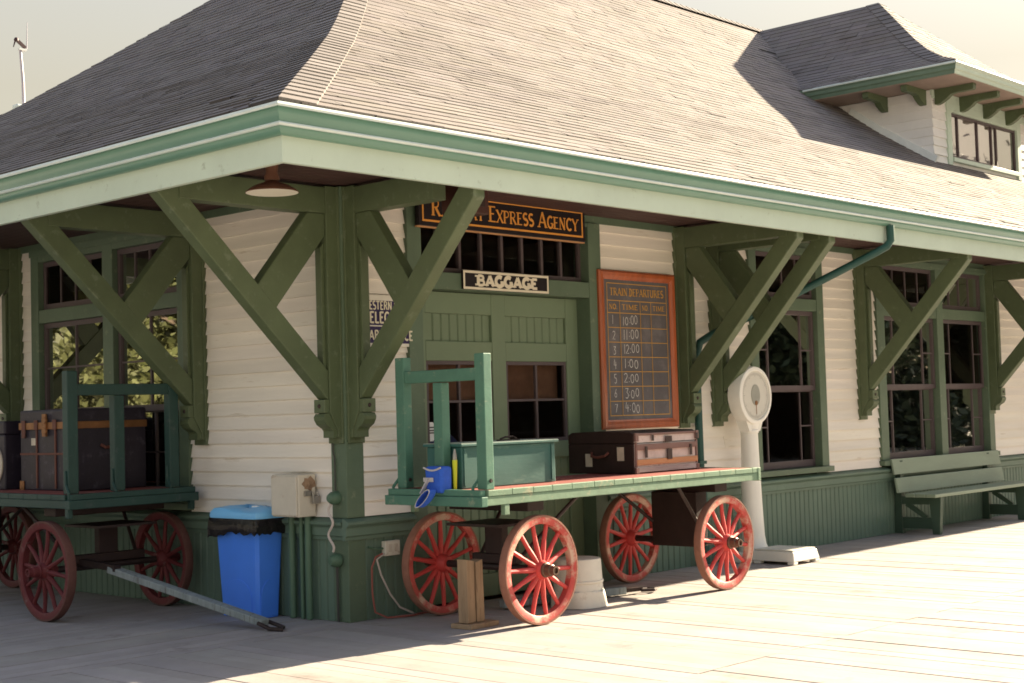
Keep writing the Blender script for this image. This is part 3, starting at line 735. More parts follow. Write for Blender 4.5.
mp_ = [(0, 6.10), (.05, 6.10), (.10, 6.115), (.20, 6.17), (.26, 6.22), (.34, 6.235), (.60, 6.235), (.63, 6.25), (.63, 6.334), (0, 6.334)]
for i, xx in enumerate((13.46, 14.30, 15.14, 15.98, 16.82)):
    w = MB(); w.prism(mp_, lambda u, z, c: (c, DY - .025 - u, z), xx, xx + .10); w.build('modillion', 'trim', dm, bevel=.004)
for yy in (1.80, 2.45):
    w = MB(); w.prism(mp_, lambda u, z, c: (DX0 - .004 - u, c, z), yy, yy + .10); w.build('modillion', 'trim', dm, bevel=.004)
w = MB()
pts = [(DX0 - .03, yy, zmain(yy) + .06) for yy in (1.66, 2.1, 2.6, 3.1)]
for p, q in zip(pts, pts[1:]): w.bar(p, q, .05, .10)
w.build('flashing', 'flashing', dm)

# ================================================================== SIGNS
def signboard(name, label, loc, x1, z1, panel, thick=.03):
    r = empty(name, loc, label, 'sign')
    b = MB(); b.box(0, x1, -thick, 0, 0, z1); b.build('panel', panel, r, bevel=.003)
    return r, (lambda a, b, c: (a, -thick - c, b))
r, fn = signboard('hanging_sign', 'long black sign with gold serif letters reading RAILWAY EXPRESS AGENCY over the doorway', (.735, -.055, 3.082), 2.075, .300, 'black_paint', .045)
l = Letters(fn); l.frame(.035, 2.04, .035, .270, .017); l.build('border', 'gold_paint', r)
l = Letters(fn); l.text('RAILWAY EXPRESS AGENCY', 'serif', .135, .088, .135, 1.955, small=.80); l.build('lettering', 'gold_paint', r)
l = MB(); l.box(-.006, 2.081, -.03, .001, -.012, -.0005); l.build('bottom_edge', 'slat_tan', r)
r, fn = signboard('hanging_sign', 'small black sign with white border and block letters reading BAGGAGE', (1.265, -.034, 2.594), 1.07, .158, 'black_paint', .022)
l = Letters(fn); l.frame(0.001, 1.069, .001, .157, .020, .0012); l.build('border', 'white_paint', r)
l = Letters(fn); l.text('BAGGAGE', 'slab', .155, .036, .086, .925, c=.0015); l.build('lettering', 'white_paint', r)
r, fn = signboard('enamel_sign', 'chipped navy enamel sign with white telegraph lettering behind the corner brace', (.150, -.022, 2.105), .57, .405, 'enamel_white', .006)
l = Letters(fn)
for b0_, b1_ in ((.165, .345), (.025, .155)): l.ribbon([(.012, (b0_ + b1_) / 2), (.545, (b0_ + b1_) / 2)], b1_ - b0_, .0006)
l.build('band', 'navy', r)
l = Letters(fn); l.text('WESTERN UNION', 'sans', .03, .288, .066, .545, c=.0012 + .005); l.text('TELEGRAPH', 'sans', .03, .182, .088, .545, c=.0012 + .005)
l.text('CABLE OFFICE', 'sans', .03, .050, .075, .545, c=.0012 + .005)
l.build('lettering', 'white_paint', r)
l = Letters(fn); l.ribbon([(.012, .318), (.545, .318)], .082, .0035); l.build('band', 'navy', r)

# chalkboard of departures
r = empty('departure_board', (3.035, -.025, 1.378), 'tall wooden framed chalkboard headed TRAIN DEPARTURES beside the baggage doorway', 'board')
BW, BH, FWD = 1.165, 1.475, .085
fb = MB()
fpr = [(0, 0), (0, .030), (.02, .046), (.05, .040), (.070, .028), (FWD, .022), (FWD, 0)]
for (p, q, inw) in (((0, 0), (BW, 0), (0, 1)), ((BW, 0), (BW, BH), (-1, 0)), ((BW, BH), (0, BH), (0, -1)), ((0, BH), (0, 0), (1, 0))):
    dv = Vector((q[0] - p[0], q[1] - p[1])).normalized()
    vs = []
    for e_, sg in ((p, 1), (q, -1)):
        for a, c in fpr: vs.append((e_[0] + inw[0] * a + dv.x * sg * a, -c, e_[1] + inw[1] * a + dv.y * sg * a))
    k = len(fpr); fb.add(vs, [(i, (i + 1) % k, k + (i + 1) % k, k + i) for i in range(k)])
fb.build('frame', 'mahogany', r)
sb = MB(); sb.box(FWD - .01, BW - FWD + .01, -.016, -.004, FWD - .01, BH - FWD + .01); sb.build('slate', 'chalkboard', r)
fn = lambda a, b, c: (a, -.016 - c, b)
x0, x1, z0, z1 = .125, BW - .125, .12, BH - .115
cols = [x0, x0 + .185, x0 + .495, x0 + .66, x1]
l = Letters(fn); l.frame(x0, x1, z0, z1, .008)
zt = z1 - .165; zh = zt - .115; l.ribbon([(x0, zt), (x1, zt)], .008, .001); l.ribbon([(x0, zh), (x1, zh)], .008, .001)
rh = (zh - z0) / 7
for i in range(1, 7): l.ribbon([(x0, z0 + rh * i), (x1, z0 + rh * i)], .007, .001)
for c_ in cols[1:4]: l.ribbon([(c_, z0), (c_, zt)], .007, .001)
l.build('ruling', 'ochre', r)
l = Letters(fn); l.text('TRAIN DEPARTURES', 'serif', x0 + .045, zt + .048, .070, x1 - .05, c=.002); l.build('title', 'ochre', r)
for i, tx in enumerate(('NO.', 'TIME', 'NO.', 'TIME')):
    l = Letters(fn); l.text(tx, 'serif', cols[i] + .03, zh + .034, .048, cols[i + 1] - .035, c=.002); l.build('heading', 'ochre', r)
for i, tx in enumerate(('10:00', '11:00', '12:00', '1:00', '2:00', '3:00', '4:00')):
    zz = zh - rh * (i + 1) + rh * .22; l = Letters(fn)
    l.text(str(i + 1), 'chalk', cols[0] + .065, zz, .085, jit=.12, c=.001)
    l.text(tx, 'chalk', cols[1] + .035, zz, .088, cols[1] + (.275 if i < 3 else .255), jit=.12, c=.001); l.build('chalk_writing', 'chalk', r)

# ================================================================== LAMP, BOX UNDER EAVE
r = empty('pendant_lamp', (-1.03, -.48, 3.344), 'brown enamel barn lamp with white underside hanging below the eave corner', 'lamp')
w = MB(); w.lathe([(0, 0), (.06, 0), (.06, -.012), (.045, -.02), (.04, -.08), (.052, -.10), (.052, -.13), (0, -.13)], n=20); w.build('socket', 'lamp_brown', r, smooth=True)
w = MB(); w.lathe([(.04, -.13), (.06, -.142), (.11, -.160), (.157, -.186), (.182, -.206), (.185, -.212), (.180, -.213)], n=36); w.build('shade', 'lamp_brown', r, smooth=True)
w = MB(); w.lathe([(.0, -.150), (.055, -.150), (.106, -.168), (.153, -.193), (.181, -.2135)], n=36); w.build('reflector', 'lamp_white', r, smooth=True)
w = MB(); w.lathe([(.0, -.205), (.018, -.200), (.03, -.18), (.025, -.16), (.012, -.148)], n=14); w.build('bulb', 'lamp_white', r, smooth=True)
r = empty('speaker_box', (.42, -.90, 3.345), 'small dark red brown wooden box fixed under the eave beside the corner brace', 'box')
w = MB(); w.box(0, .29, 0, .22, -.275, -.012); w.build('case', 'box_wood', r, bevel=.006)
w = MB(); w.box(-.012, .302, -.012, .232, -.011, -.002); w.build('lid', 'box_wood', r)
w = MB(); w.box(.03, .24, -.008, -.001, -.22, -.04); w.build('front_panel', 'trunk_dark', r)

# ================================================================== CARTS
def wheel_part(par, loc, out, n_sp, mred, mty, mhub, rot):
    """axis along y; out = -1 or +1: side on which the hub sticks out"""
    R0 = .40
    rim = MB(); rim.lathe([(.335, -.026), (.335, .026), (.342, .031), (.384, .033), (.384, -.033), (.342, -.031)], (0, 0, 0), 'y', 48, closed=True)
    wh = rim.build('wheel', 'rim' if mred == 'red_wheel' else mred, par, smooth=True); wh.location = loc; wh.rotation_euler = (0, rot, 0)
    ty = MB(); ty.lathe([(.3845, -.035), (.3845, .035), (.398, .035), (.40, .031), (.40, -.031), (.398, -.035)], (0, 0, 0), 'y', 48, closed=True)
    ty.build('tyre', mty, wh, smooth=True)
    o = out
    hb = MB(); hb.lathe([(.0, -.075 * o), (.05, -.075 * o), (.062, -.05 * o), (.072, -.03 * o), (.072, .03 * o), (.062, .05 * o), (.058, .06 * o), (0, .06 * o)], (0, 0, 0), 'y', 20)
    hb.build('hub', mred, wh, smooth=True)
    hc_ = MB(); hc_.lathe([(.0, .0605 * o), (.055, .0605 * o), (.055, .075 * o), (.047, .08 * o), (.043, .125 * o), (.036, .13 * o), (.034, .165 * o), (.022, .165 * o), (.022, .150 * o), (0, .150 * o)], (0, 0, 0), 'y', 18)
    hc_.build('hub_cap', mhub, wh, smooth=True)
    sp0 = None
    for i in range(n_sp):
        if sp0 is None:
            sp = MB(); pts = [(0, .012 * o, .066), (0, .008 * o, .12), (0, 0, .22), (0, 0, .337)]
            sp.tube(pts, [.021, .022, .0175, .016], 8); sp0 = sp.build('spoke', mred, wh, smooth=True); s_ = sp0
        else:
            s_ = sp0.copy(); COL.objects.link(s_); s_.parent = wh
        s_.rotation_euler = (0, 2 * PI * i / n_sp, 0)
    return wh
def baggage_cart(loc, rz, label, L, Wd, wx, greens, n_sp, mred, mty, mhub, stakes, wy=None):
    G, GE = greens
    r = empty('baggage_cart', loc, label, 'baggage cart', 'old station baggage carts', rz)
    h = Wd / 2
    dk = MB(); n = 8; bw = (Wd - .07) / n
    for i in range(n):
        e = random.uniform(0, .004)
        dk.box(.055, L - .03, -h + .035 + i * bw + .002, -h + .035 + (i + 1) * bw - .002, .975, 1.014 - e)
    dk.build('deck', 'deck_red', r)
    for sg in (-1, 1):
        ed = MB(); xx = .06
        while xx < L - .02:
            x2 = min(xx + random.uniform(.21, .27), L - .0)
            ed.box(xx + .002, x2 - .002, min(sg * h, sg * (h - .034)), max(sg * h, sg * (h - .034)), .972, 1.017 - random.uniform(0, .003)); xx = x2
        ed.build('edge_trim', GE, r, bevel=.004)
    for sg in (-1, 1):
        rl_ = MB(); rl_.box(.0, L, min(sg * (h - .006), sg * (h - .05)), max(sg * (h - .006), sg * (h - .05)), .905, .9715); rl_.build('side_rail', GE, r, bevel=.005)
    er = MB(); er.box(.001, .054, -h + .02, h - .02, .972, 1.018); er.box(-.012, .05, -h - .004, h + .004, .90, .971); er.build('end_rail', G, r, bevel=.005)
    er = MB(); er.box(L - .029, L + .012, -h - .003, h + .003, .90, 1.016); er.build('end_rail', GE, r, bevel=.005)
    for x_ in (.5, 1.2, 1.9, 2.6, L - .4):
        j = MB(); j.box(x_, x_ + .06, -h + .052, h - .052, .90, .973); j.build('joist', G, r)
    # stakes and rail at the end
    tops = (1.985, 1.79, 1.99)
    for (sy, zt_) in zip(stakes, tops):
        k = MB(); k.box(.060, .140, sy - .046, sy + .046, 1.0185, zt_); so_ = k.build('stake', G, r, bevel=.006)
        k = MB(); k.tube([(.03, sy + .06, .975), (.03, sy + .062, 1.03), (.085, sy + .055, 1.09), (.10, sy + .05, 1.20)], .013, 6); k.build('stay', G, so_)
        k = MB(); k.lathe([(0, -.012), (.012, -.012), (.015, -.002)], (.100, sy - .046, 1.08), 'y', 8); k.build('bolt', 'iron', so_)
    k = MB(); k.box(.066, .134, stakes[0] + .047, stakes[2] - .047, 1.795, 1.885); k.build('top_rail', G, r, bevel=.006)
    # wheels
    wya, wyb = (h - .055, h - .055) if wy is None else wy; wy0 = min(wya, wyb)
    for i, x_ in enumerate(wx):
        for sg in (-1, 1):
            wheel_part(r, (x_, wyb if sg > 0 else -wya, .40), sg, n_sp, mred, mty, mhub, R(7 + 31 * i + 17 * sg))
        ax = MB(); ax.tube([(x_, -wya + .06, .40), (x_, wyb - .06, .40)], .028, 10); ax.build('axle', 'iron', r, smooth=True)
        bo = MB(); bo.box(x_ - .04, x_ + .04, -wy0 + .20, wy0 - .20, .43, .50); bo.box(x_ - .035, x_ + .035, -.09, .09, .501, .72); bo.box(x_ - .09, x_ + .09, -h + .09, h - .09, .83, .899)
        if i == 1: bo.box(x_ - .13, x_ + .03, -wy0 + .19, wy0 - .18, .36, .829)
        bo.build('bolster', 'trunk_dark', r, bevel=.006)
        for sg in (-1, 1):
            b_ = MB(); b_.tube([(x_ + (.52 if i == 0 else -.55), sg * (h - .14), .90), (x_ + .02, sg * (h - .30), .46)], .016, 8); b_.build('brace_rod', 'iron', r)
    pl = MB(); pl.box(wx[0] - .28, wx[0] + .22, -.30, .25, .722, .742); pl.build('turntable_plate', 'iron', r)
    for sg in (-1, 1):
        cl = MB(); cl.box(wx[0] - .42, wx[0] - .37, sg * (h - .03) - .02, sg * (h - .03) + .02, .83, .904); cl.build('clip', GE, r, bevel=.004)
    return r
C1 = baggage_cart((.05, -.885, 0), 0, 'green flatbed baggage cart with bright red spoked wheels standing in front of the baggage door', 3.50, 1.00,
             (.655, 3.03), ('cart_green', 'cart_edge'), 14, 'red_wheel', 'tyre', 'hub', (-.44, -.01, .39), wy=(.425, .595))
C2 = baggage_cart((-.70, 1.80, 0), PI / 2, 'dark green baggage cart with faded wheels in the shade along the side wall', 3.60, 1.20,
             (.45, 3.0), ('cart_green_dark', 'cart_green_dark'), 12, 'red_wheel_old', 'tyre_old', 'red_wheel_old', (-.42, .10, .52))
# drawbar of the front cart resting on the boards
r = empty('drawbar', (2.02, -.72, 0), 'grey drawbar with dark iron shackle lying behind the white bucket', 'drawbar', rz=R(-14))
w = MB(); w.box(-.9, .32, -.04, .04, .012, .075); w.build('bar', 'grey_wood', r, bevel=.008)
w = MB(); w.box(.30, .50, -.025, .025, .025, .055); w.tube([(.48, -.03, .03), (.60, -.05, .025), (.66, 0, .022), (.60, .05, .025), (.48, .03, .03)], .014, 8); w.build('shackle', 'iron', r)
# tongue of the side cart
r = empty('cart_tongue', (-.55, .36, 0), 'long bluish grey timber cart tongue sloping down to the boards beside the blue bin', 'cart tongue')
p0 = Vector((-.02, -.06, .05)); p1 = Vector((-.35, 1.50, .40))
w = MB(); w.bar(p0, p1, .095, .055); w.build('pole', 'grey_wood', r, bevel=.008)
w = MB(); q = (p0 - p1).normalized()
e_ = p0 + q * .0
w.tube([e_ + Vector((-.05, .02, .0)), e_ + Vector((-.05, -.12, -.03)), e_ + Vector((.0, -.20, -.035)), e_ + Vector((.06, -.14, -.03)), e_ + Vector((.05, .02, 0))], .016, 8)
w.build('iron_loop', 'iron', r, smooth=True)
w = MB(); w.bar(p1 + Vector((0, -.1, .01)), p1 + Vector((-.07, .55, .06)), .06, .05); w.build('iron_socket', 'iron', r)

# ================================================================== LOAD OF THE FRONT CART
r = empty('wooden_chest', (.21, -1.03, 1.014), 'teal green wooden chest with pale sheen painted on its lid on the front cart behind the stakes', 'chest')
w = MB(); w.box(0, 1.03, 0, .36, .0, .305); w.build('body', 'chest', r, bevel=.006)
w = MB(); w.box(-.022, 1.052, -.022, .382, .306, .327); ld_ = w.build('lid', 'chest', r, bevel=.004)
w = MB(); w.box(-.018, 1.048, -.018, .378, .3272, .331); w.build('lid_sheen_plate', 'chest_lid_sheen', ld_)  # thin plate carrying the painted lid sheen
for a_ in (.02, .98):
    w = MB(); w.box(a_, a_ + .03, -.008, -.001, .02, .29); w.build('corner_batten', 'chest', r)
w = MB(); w.box(.52, .74, .10, .14, .3305, .342); w.tube([(.54, .12, .345), (.59, .11, .36), (.68, .12, .36), (.73, .13, .345)], .008, 6); w.build('handle', 'iron', r)

r = empty('steamer_trunk', (2.36, -.925, 1.014), 'worn brown steamer trunk with tan slats on the red deck of the front cart', 'trunk', rz=R(2))
w = MB(); w.box(0, .95, 0, .70, 0, .255); w.build('body', 'trunk_dark', r, bevel=.008)
lp = [(0, .2555), (.70, .2555), (.70, .33), (.66, .352), (.35, .362), (.04, .352), (0, .33)]
w = MB(); w.prism(lp, lambda a, b, c: (c, a, b), 0, .95); w.build('lid', 'trunk_dark', r, bevel=.006)
w = MB(); w.box(.008, .942, -.006, -.0005, .006, .252); w.box(.008, .942, -.006, -.0005, .2585, .334); w.build('front_panel', 'trunk_front', r)
for z0, z1, m_, th in ((.070, .118, 'slat_tan', .016), (.196, .246, 'slat_brown', .016), (.008, .055, 'slat_grey', .014), (.318, .338, 'slat_brown', .012)):
    w = MB(); w.box(.02, .93, -.006 - th, -.0065, z0, z1); w.build('slat', m_, r, bevel=.004)
for xx in (.0, .905): 
    w = MB(); w.box(xx, xx + .045, -.026, -.003, .0, .05); w.box(xx, xx + .045, -.026, -.003, .27, .342); w.box(xx + .008, xx + .034, -.018, -.003, .055, .265); w.build('corner_guard', 'slat_brown', r, bevel=.004)
w = MB(); w.box(.43, .53, -.030, -.0235, .255, .305); w.box(.455, .525, -.032, -.0235, .105, .195); w.build('lock', 'iron', r, bevel=.004)
for xx in (.13, .80):
    w = MB(); w.box(xx, xx + .035, -.030, -.0235, .13, .225); w.build('clasp', 'iron', r, bevel=.003)
    w = MB(); w.box(xx + .10, xx + .135, -.027, -.0235, .27, .32); w.build('hasp', 'iron', r, bevel=.003)
for (a, b_, z0, z1) in ((.10, .17, .11, .225), (.44, .51, .06, .17)):
    w = MB(); w.box(-.005, -.0005, a, b_, z0, z1); w.build('paper_tag', 'paper', r)
w = MB(); w.tube([(-.006, .26, .18), (-.035, .28, .15), (-.04, .36, .14), (-.035, .42, .15), (-.006, .44, .18)], .012, 8); w.build('handle', 'leather_red', r)

r = empty('cloth_bag', (.08, -.92, 1.02), 'bright blue padded pouch with pale webbing hung over the end rail of the front cart', 'bag')
w = MB(); w.hexa([(-.055, -.085, -.03), (.055, -.085, -.03), (.05, .085, -.02), (-.05, .085, -.02), (-.06, -.09, .165), (.055, -.09, .165), (.05, .09, .165), (-.06, .09, .165)]); po = w.build('pouch', 'blue_cloth', r, bevel=.022)
w = MB(); pts = [(-.064, .092 - .18 * t_ / 8, .158 - .022 * math.sin(PI * t_ / 8)) for t_ in range(9)]
for p, q in zip(pts, pts[1:]): w.bar(p, q, .006, .012, up=(0, 0, 1))
w.build('trim_tape', 'grey_web', r)
w = MB(); w.box(-.070, -.063, -.01, .088, .055, .085); w.bar((-.075, .03, .075), (-.10, .085, -.03), .008, .030, up=(1, 0, 0)); w.build('strap', 'grey_web', r)
def ring(mb, a_, b_, t0, x0_, x1_):
    n_ = 22; out = []
    for k_ in range(n_):
        q = 2 * PI * k_ / n_; c_, s__ = math.cos(q), math.sin(q); th = R(28)
        for sc in (1.0, t0):
            u_, v_ = a_ * sc * c_, b_ * sc * s__
            for xx in (x0_, x1_): out.append((xx, .035 + u_ * math.cos(th) - v_ * math.sin(th), -.062 - u_ * math.sin(th) * -1 * -1 + v_ * math.cos(th)))
    fs = []
    for k_ in range(n_):
        o_, p_ = k_ * 4, ((k_ + 1) % n_) * 4
        fs += [(o_, p_, p_ + 1, o_ + 1), (o_ + 2, o_ + 3, p_ + 3, p_ + 2), (o_, o_ + 2, p_ + 2, p_), (o_ + 1, p_ + 1, p_ + 3, o_ + 3)]
    mb.add(out, fs)
w = MB(); ring(w, .082, .062, .84, -.135, -.070); lp = w.build('strap_loop', 'blue_cloth', r, smooth=True)
w = MB(); ring(w, .0835, .0635, .90, -.139, -.1355); w.build('edge_tape', 'grey_web', lp)
r = empty('marker_stick', (.165, -1.00, 1.016), 'thin yellow green stick with grey tip standing beside the middle stake', 'stick')
w = MB(); w.tube([(0, 0, 0), (.004, 0, .21)], [.014, .02], 10); w.build('shaft', 'yellow', r, smooth=True)
w = MB(); w.tube([(.004, 0, .2105), (.005, 0, .25), (.006, 0, .29)], [.018, .015, .007], 10); w.build('tip', 'steel', r, smooth=True)

# ================================================================== LOAD OF THE SIDE CART
def big_trunk(name, loc, dx, dy, h, label, detail=True):
    r = empty(name, loc, label, 'trunk')
    w = MB(); w.box(0, dx, 0, dy, 0, h * .80); w.build('body', 'trunk_blue', r, bevel=.012)
    w = MB(); w.box(-.003, dx + .003, -.003, dy + .003, h * .802, h); w.build('lid', 'trunk_blue', r, bevel=.018)
    if detail:
        w = MB(); w.box(-.014, -.0035, .0, dy, h * .80 - .03, h * .80 + .03); w.box(0, dx, -.014, -.0035, h * .80 - .03, h * .80 + .03); w.build('brass_band', 'brass', r, bevel=.003)
        for t_ in (.12, .33, .67, .90):
            w = MB(); w.box(-.022, -.0145, dy * t_ - .03, dy * t_ + .03, h * .80 - (.10 if t_ in (.12, .90) else .035), h * .80 + .05); w.build('leather_tab', 'leather_red', r, bevel=.003)
        w = MB(); w.lathe([(0, -.034), (.030, -.034), (.036, -.026), (.036, -.0145)], (0, dy * .5, h * .80 + .045), 'x', 14); w.lathe([(0, -.034), (.030, -.034), (.036, -.026), (.036, -.0145)], (0, dy * .5, h * .80 - .045), 'x', 14); w.box(-.03, -.0145, dy * .5 - .03, dy * .5 + .03, h * .8 - .09, h * .8 + .10)
        w.build('lock', 'brass', r, smooth=True)
        for t_ in (.34, .68):
            w = MB(); w.box(-.010, -.0005, dy * t_ - .012, dy * t_ + .012, .02, h * .76); w.build('strip', 'leather_red', r)
        w = MB(); w.box(-.009, -.0005, .01, dy - .01, h * .44, h * .44 + .018); w.build('strip', 'leather_red', r)
        for a in (0, dy - .07):
            w = MB(); w.box(-.012, -.0005, a, a + .07, .0, .08); w.build('corner_guard', 'brass', r, bevel=.004)
        w = MB(); w.box(-.006, -.0005, dy * .68, dy * .78, h * .56, h * .65); w.build('paper_tag', 'paper', r)
        w = MB(); w.tube([(dx * .35, -.006, h * .55), (dx * .38, -.04, h * .52), (dx * .62, -.04, h * .52), (dx * .65, -.006, h * .55)], .014, 8); w.build('handle', 'leather_red', r)
    return r
big_trunk('steamer_trunk', (-.92, 2.34, 1.014), .68, .90, .685, 'large blue black steamer trunk with brass fittings on the shaded side cart')
r = big_trunk('steamer_trunk', (-.98, 3.40, 1.014), .70, .95, .60, 'plain black trunk with pale round emblem behind the brass fitted trunk', False)
w = MB(); w.lathe([(0, -.012), (.19, -.012), (.19, -.0005)], (0, .22, .22), 'x', 28); eb = w.build('emblem', 'paper', r)
w = MB(); w.lathe([(.05, -.016), (.085, -.016), (.085, -.0125), (.05, -.0125)], (0, .22, .22), 'x', 20, closed=True); w.build('emblem_ring', 'leather_red', eb)

# ================================================================== THINGS ON THE PLATFORM
# blue bin
r = empty('rubbish_bin', (-.145, 1.04, 0), 'tall slim blue plastic rubbish bin with light blue lid beside the meter box', 'bin')
def taper(z, k=0): 
    t_ = z / .76; return (.110 + .028 * t_ - k, .235 + .042 * t_ - k)
w = MB(); rings = []
zs = (0, .10, .25, .42, .74, .77)
for z in zs:
    a, b_ = taper(z, 0 if z < .75 else -.012); c_ = .025
    rings += [(-a + c_, -b_, z), (a - c_, -b_, z), (a, -b_ + c_, z), (a, b_ - c_, z), (a - c_, b_, z), (-a + c_, b_, z), (-a, b_ - c_, z), (-a, -b_ + c_, z)]
w.add(rings, [(i * 8 + k, i * 8 + (k + 1) % 8, (i + 1) * 8 + (k + 1) % 8, (i + 1) * 8 + k) for i in range(len(zs) - 1) for k in range(8)] + [tuple(range(8))[::-1]])
w.build('body', 'blue_bin', r, smooth=True)
for fx in (0, 1):      # arched recess panels near the foot
    w = MB(); n_ = 12; pts = []
    hw = .085 if fx else .17; hh = .30
    pts = [(-hw, .012)] + [(hw * math.cos(PI - PI * i / n_), .16 + (hh - .16) * math.sin(PI * i / n_)) for i in range(n_ + 1)] + [(hw, .012)]
    if fx: w.prism(pts, lambda a, b_, c: (a, -taper(b_)[1] - c, b_), .0008, .006)
    else: w.prism(pts, lambda a, b_, c: (-taper(b_)[0] - c, a, b_), .0008, .006)
    w.build('arch_panel', 'blue_bin', r, bevel=.004)
w = MB()               # liner bag folded over the rim, crumpled
n_ = 56; prof = [(.775, .006), (.782, .018), (.74, .026), (.70, .030), (.665, .022)]
for i in range(n_):
    pass
vs = []; 
for z, out in prof:
    for i in range(n_):
        q = 2 * PI * i / n_; a, b_ = taper(.76); a += out + .012; b_ += out + .012
        cx = max(-1, min(1, 1.5 * math.cos(q))) * a; cy = max(-1, min(1, 1.5 * math.sin(q))) * b_
        k_ = 1 + random.uniform(-.012, .028) if z < .77 else 1
        vs.append((cx * k_, cy * k_, z + (random.uniform(-.018, .016) - .05 * max(0, math.sin(q) ) * (z < .70) if z < .77 else 0)))
w.add(vs, [(i * n_ + k, i * n_ + (k + 1) % n_, (i + 1) * n_ + (k + 1) % n_, (i + 1) * n_ + k) for i in range(len(prof) - 1) for k in range(n_)])
w.build('liner', 'bag', r, smooth=True)
w = MB()               # lid: shallow dome with sloping front
a, b_ = taper(.76); a += .03; b_ += .035
rows = [(1.0, .782), (1.02, .80), (1.0, .828), (.90, .850), (.55, .868), (.0, .872)]; vs = []; n_ = 32
for k_, z in rows:
    for i in range(n_):
        q = 2 * PI * i / n_
        vs.append((max(-1, min(1, 1.35 * math.cos(q))) * a * k_, max(-1, min(1, 1.35 * math.sin(q))) * b_ * k_, z + .012 * math.sin(3 * q) * (k_ < .98)))
w.add(vs, [(i * n_ + k, i * n_ + (k + 1) % n_, (i + 1) * n_ + (k + 1) % n_, (i + 1) * n_ + k) for i in range(len(rows) - 1) for k in range(n_)])
lid_ = w.build('lid', 'blue_lid', r, smooth=True)
for a_, b_ in ((-.02, .12), (.0, -.14)):
    w = MB(); w.box(a_ - .05, a_ + .05, b_ - .035, b_ + .035, .866, .878); w.build('sticker', 'sticker', lid_)

# meter box on the side wall with conduits
r = empty('meter_box', (0, .35, .80), 'off white stained electrical box on the side wall above three green conduits', 'electrical box')
w = MB(); w.box(-.19, -.02, 0, .33, .0, .327); w.build('case', 'box_paint', r, bevel=.008)
w = MB(); w.box(-.205, -.191, .01, .32, .012, .315); w.build('door', 'box_paint', r, bevel=.005)
w = MB(); w.box(-.14, -.07, -.018, -.0005, .16, .20); w.tube([(-.07, -.025, .19), (-.07, -.035, .13), (-.03, -.035, .13), (-.03, -.025, .19)], .008, 6); w.box(-.085, -.015, -.05, -.022, .10, .16); w.build('padlock', 'steel', r, bevel=.004)
for yy, rr in ((.255, .028), (.135, .018), (.055, .026)):
    w = MB(); w.tube([(-.06, yy, -.001), (-.06, yy, -.795)], rr, 12); w.build('conduit', 'pipe', r, smooth=True)
w = MB(); pl_ = [(-.085 + (.062 + .014 * math.sin(3 * i) ) * math.cos(i * PI / 7), .255 + (.052 + .012 * math.cos(2.3 * i)) * math.sin(i * PI / 7)) for i in range(14)]
w.prism(pl_, lambda a, b, c: (a, c, b), -.0035, -.0005); w.build('rust_stain', 'stain', r)
# grounding wire and junction knobs on the corner post
r = empty('ground_wire', (-.016, .105, 0), 'grey wire with two green knobs running down the corner post', 'wire')
pts = [(-.012, 0, 1.28), (-.012, 0, .99)]
w = MB(); w.tube([(-.010, .02, 3.3), (-.010, .02, 1.30), (-.012, 0, 1.25), (-.012, 0, 1.0)], .006, 6); w.build('wire', 'wire_dark', r)
wv = []
for i in range(24):
    t_ = i / 23; wv.append((-.060 - .008 * math.sin(t_ * PI), .028 * math.sin(t_ * 12) - .0, .90 - .36 * t_))
w = MB(); w.tube(wv, .010, 6); w.build('wire', 'wire_white', r, smooth=True)
w = MB(); w.tube([(-.012, 0, .42), (-.010, 0, .005)], .011, 6); w.build('wire', 'wire_dark', r)
for z in (.945, .47):
    w = MB(); w.lathe([(0, -.085), (.030, -.078), (.048, -.05), (.052, -.02), (.052, .0), (0, .0)], (0, 0, z), 'x', 16); w.build('knob', 'pipe', r, smooth=True)
# outlet box and its cords
r = empty('outlet_box', (.33, 0, .475), 'small white weatherproof outlet box on the green wainscot near the corner', 'outlet')
w = MB(); w.box(0, .155, -.052, -.004, 0, .115); w.build('case', 'white_plastic', r, bevel=.006)
w = MB(); w.box(.03, .065, -.056, -.0525, .03, .09); w.box(.09, .125, -.056, -.0525, .03, .09); w.build('socket', 'box_paint', r)
w = MB(); w.tube([(-.14, -.012, .08), (-.05, -.02, .055), (-.002, -.025, .06)], .010, 6); w.build('conduit', 'pipe', r)
r = empty('power_cable', (.24, -.03, 0), 'pale and red cords hanging from the outlet down to the boards', 'cable')
w = MB(); w.tube([(.05, -.03, .50), (-.02, -.03, .48), (-.05, -.015, .40), (-.045, -.01, .2), (-.03, -.02, .06), (.05, -.07, .012), (.25, -.14, .010), (.42, -.10, .010), (.52, -.18, .010), (.40, -.26, .010)], .008, 6); w.build('cord', 'wire_red', r, smooth=True)
w = MB(); w.tube([(.07, -.03, .50), (-.015, -.036, .46), (.03, -.03, .34), (.13, -.02, .18), (.22, -.03, .07), (.34, -.05, .012)], .008, 6); w.build('cord', 'wire_white', r, smooth=True)
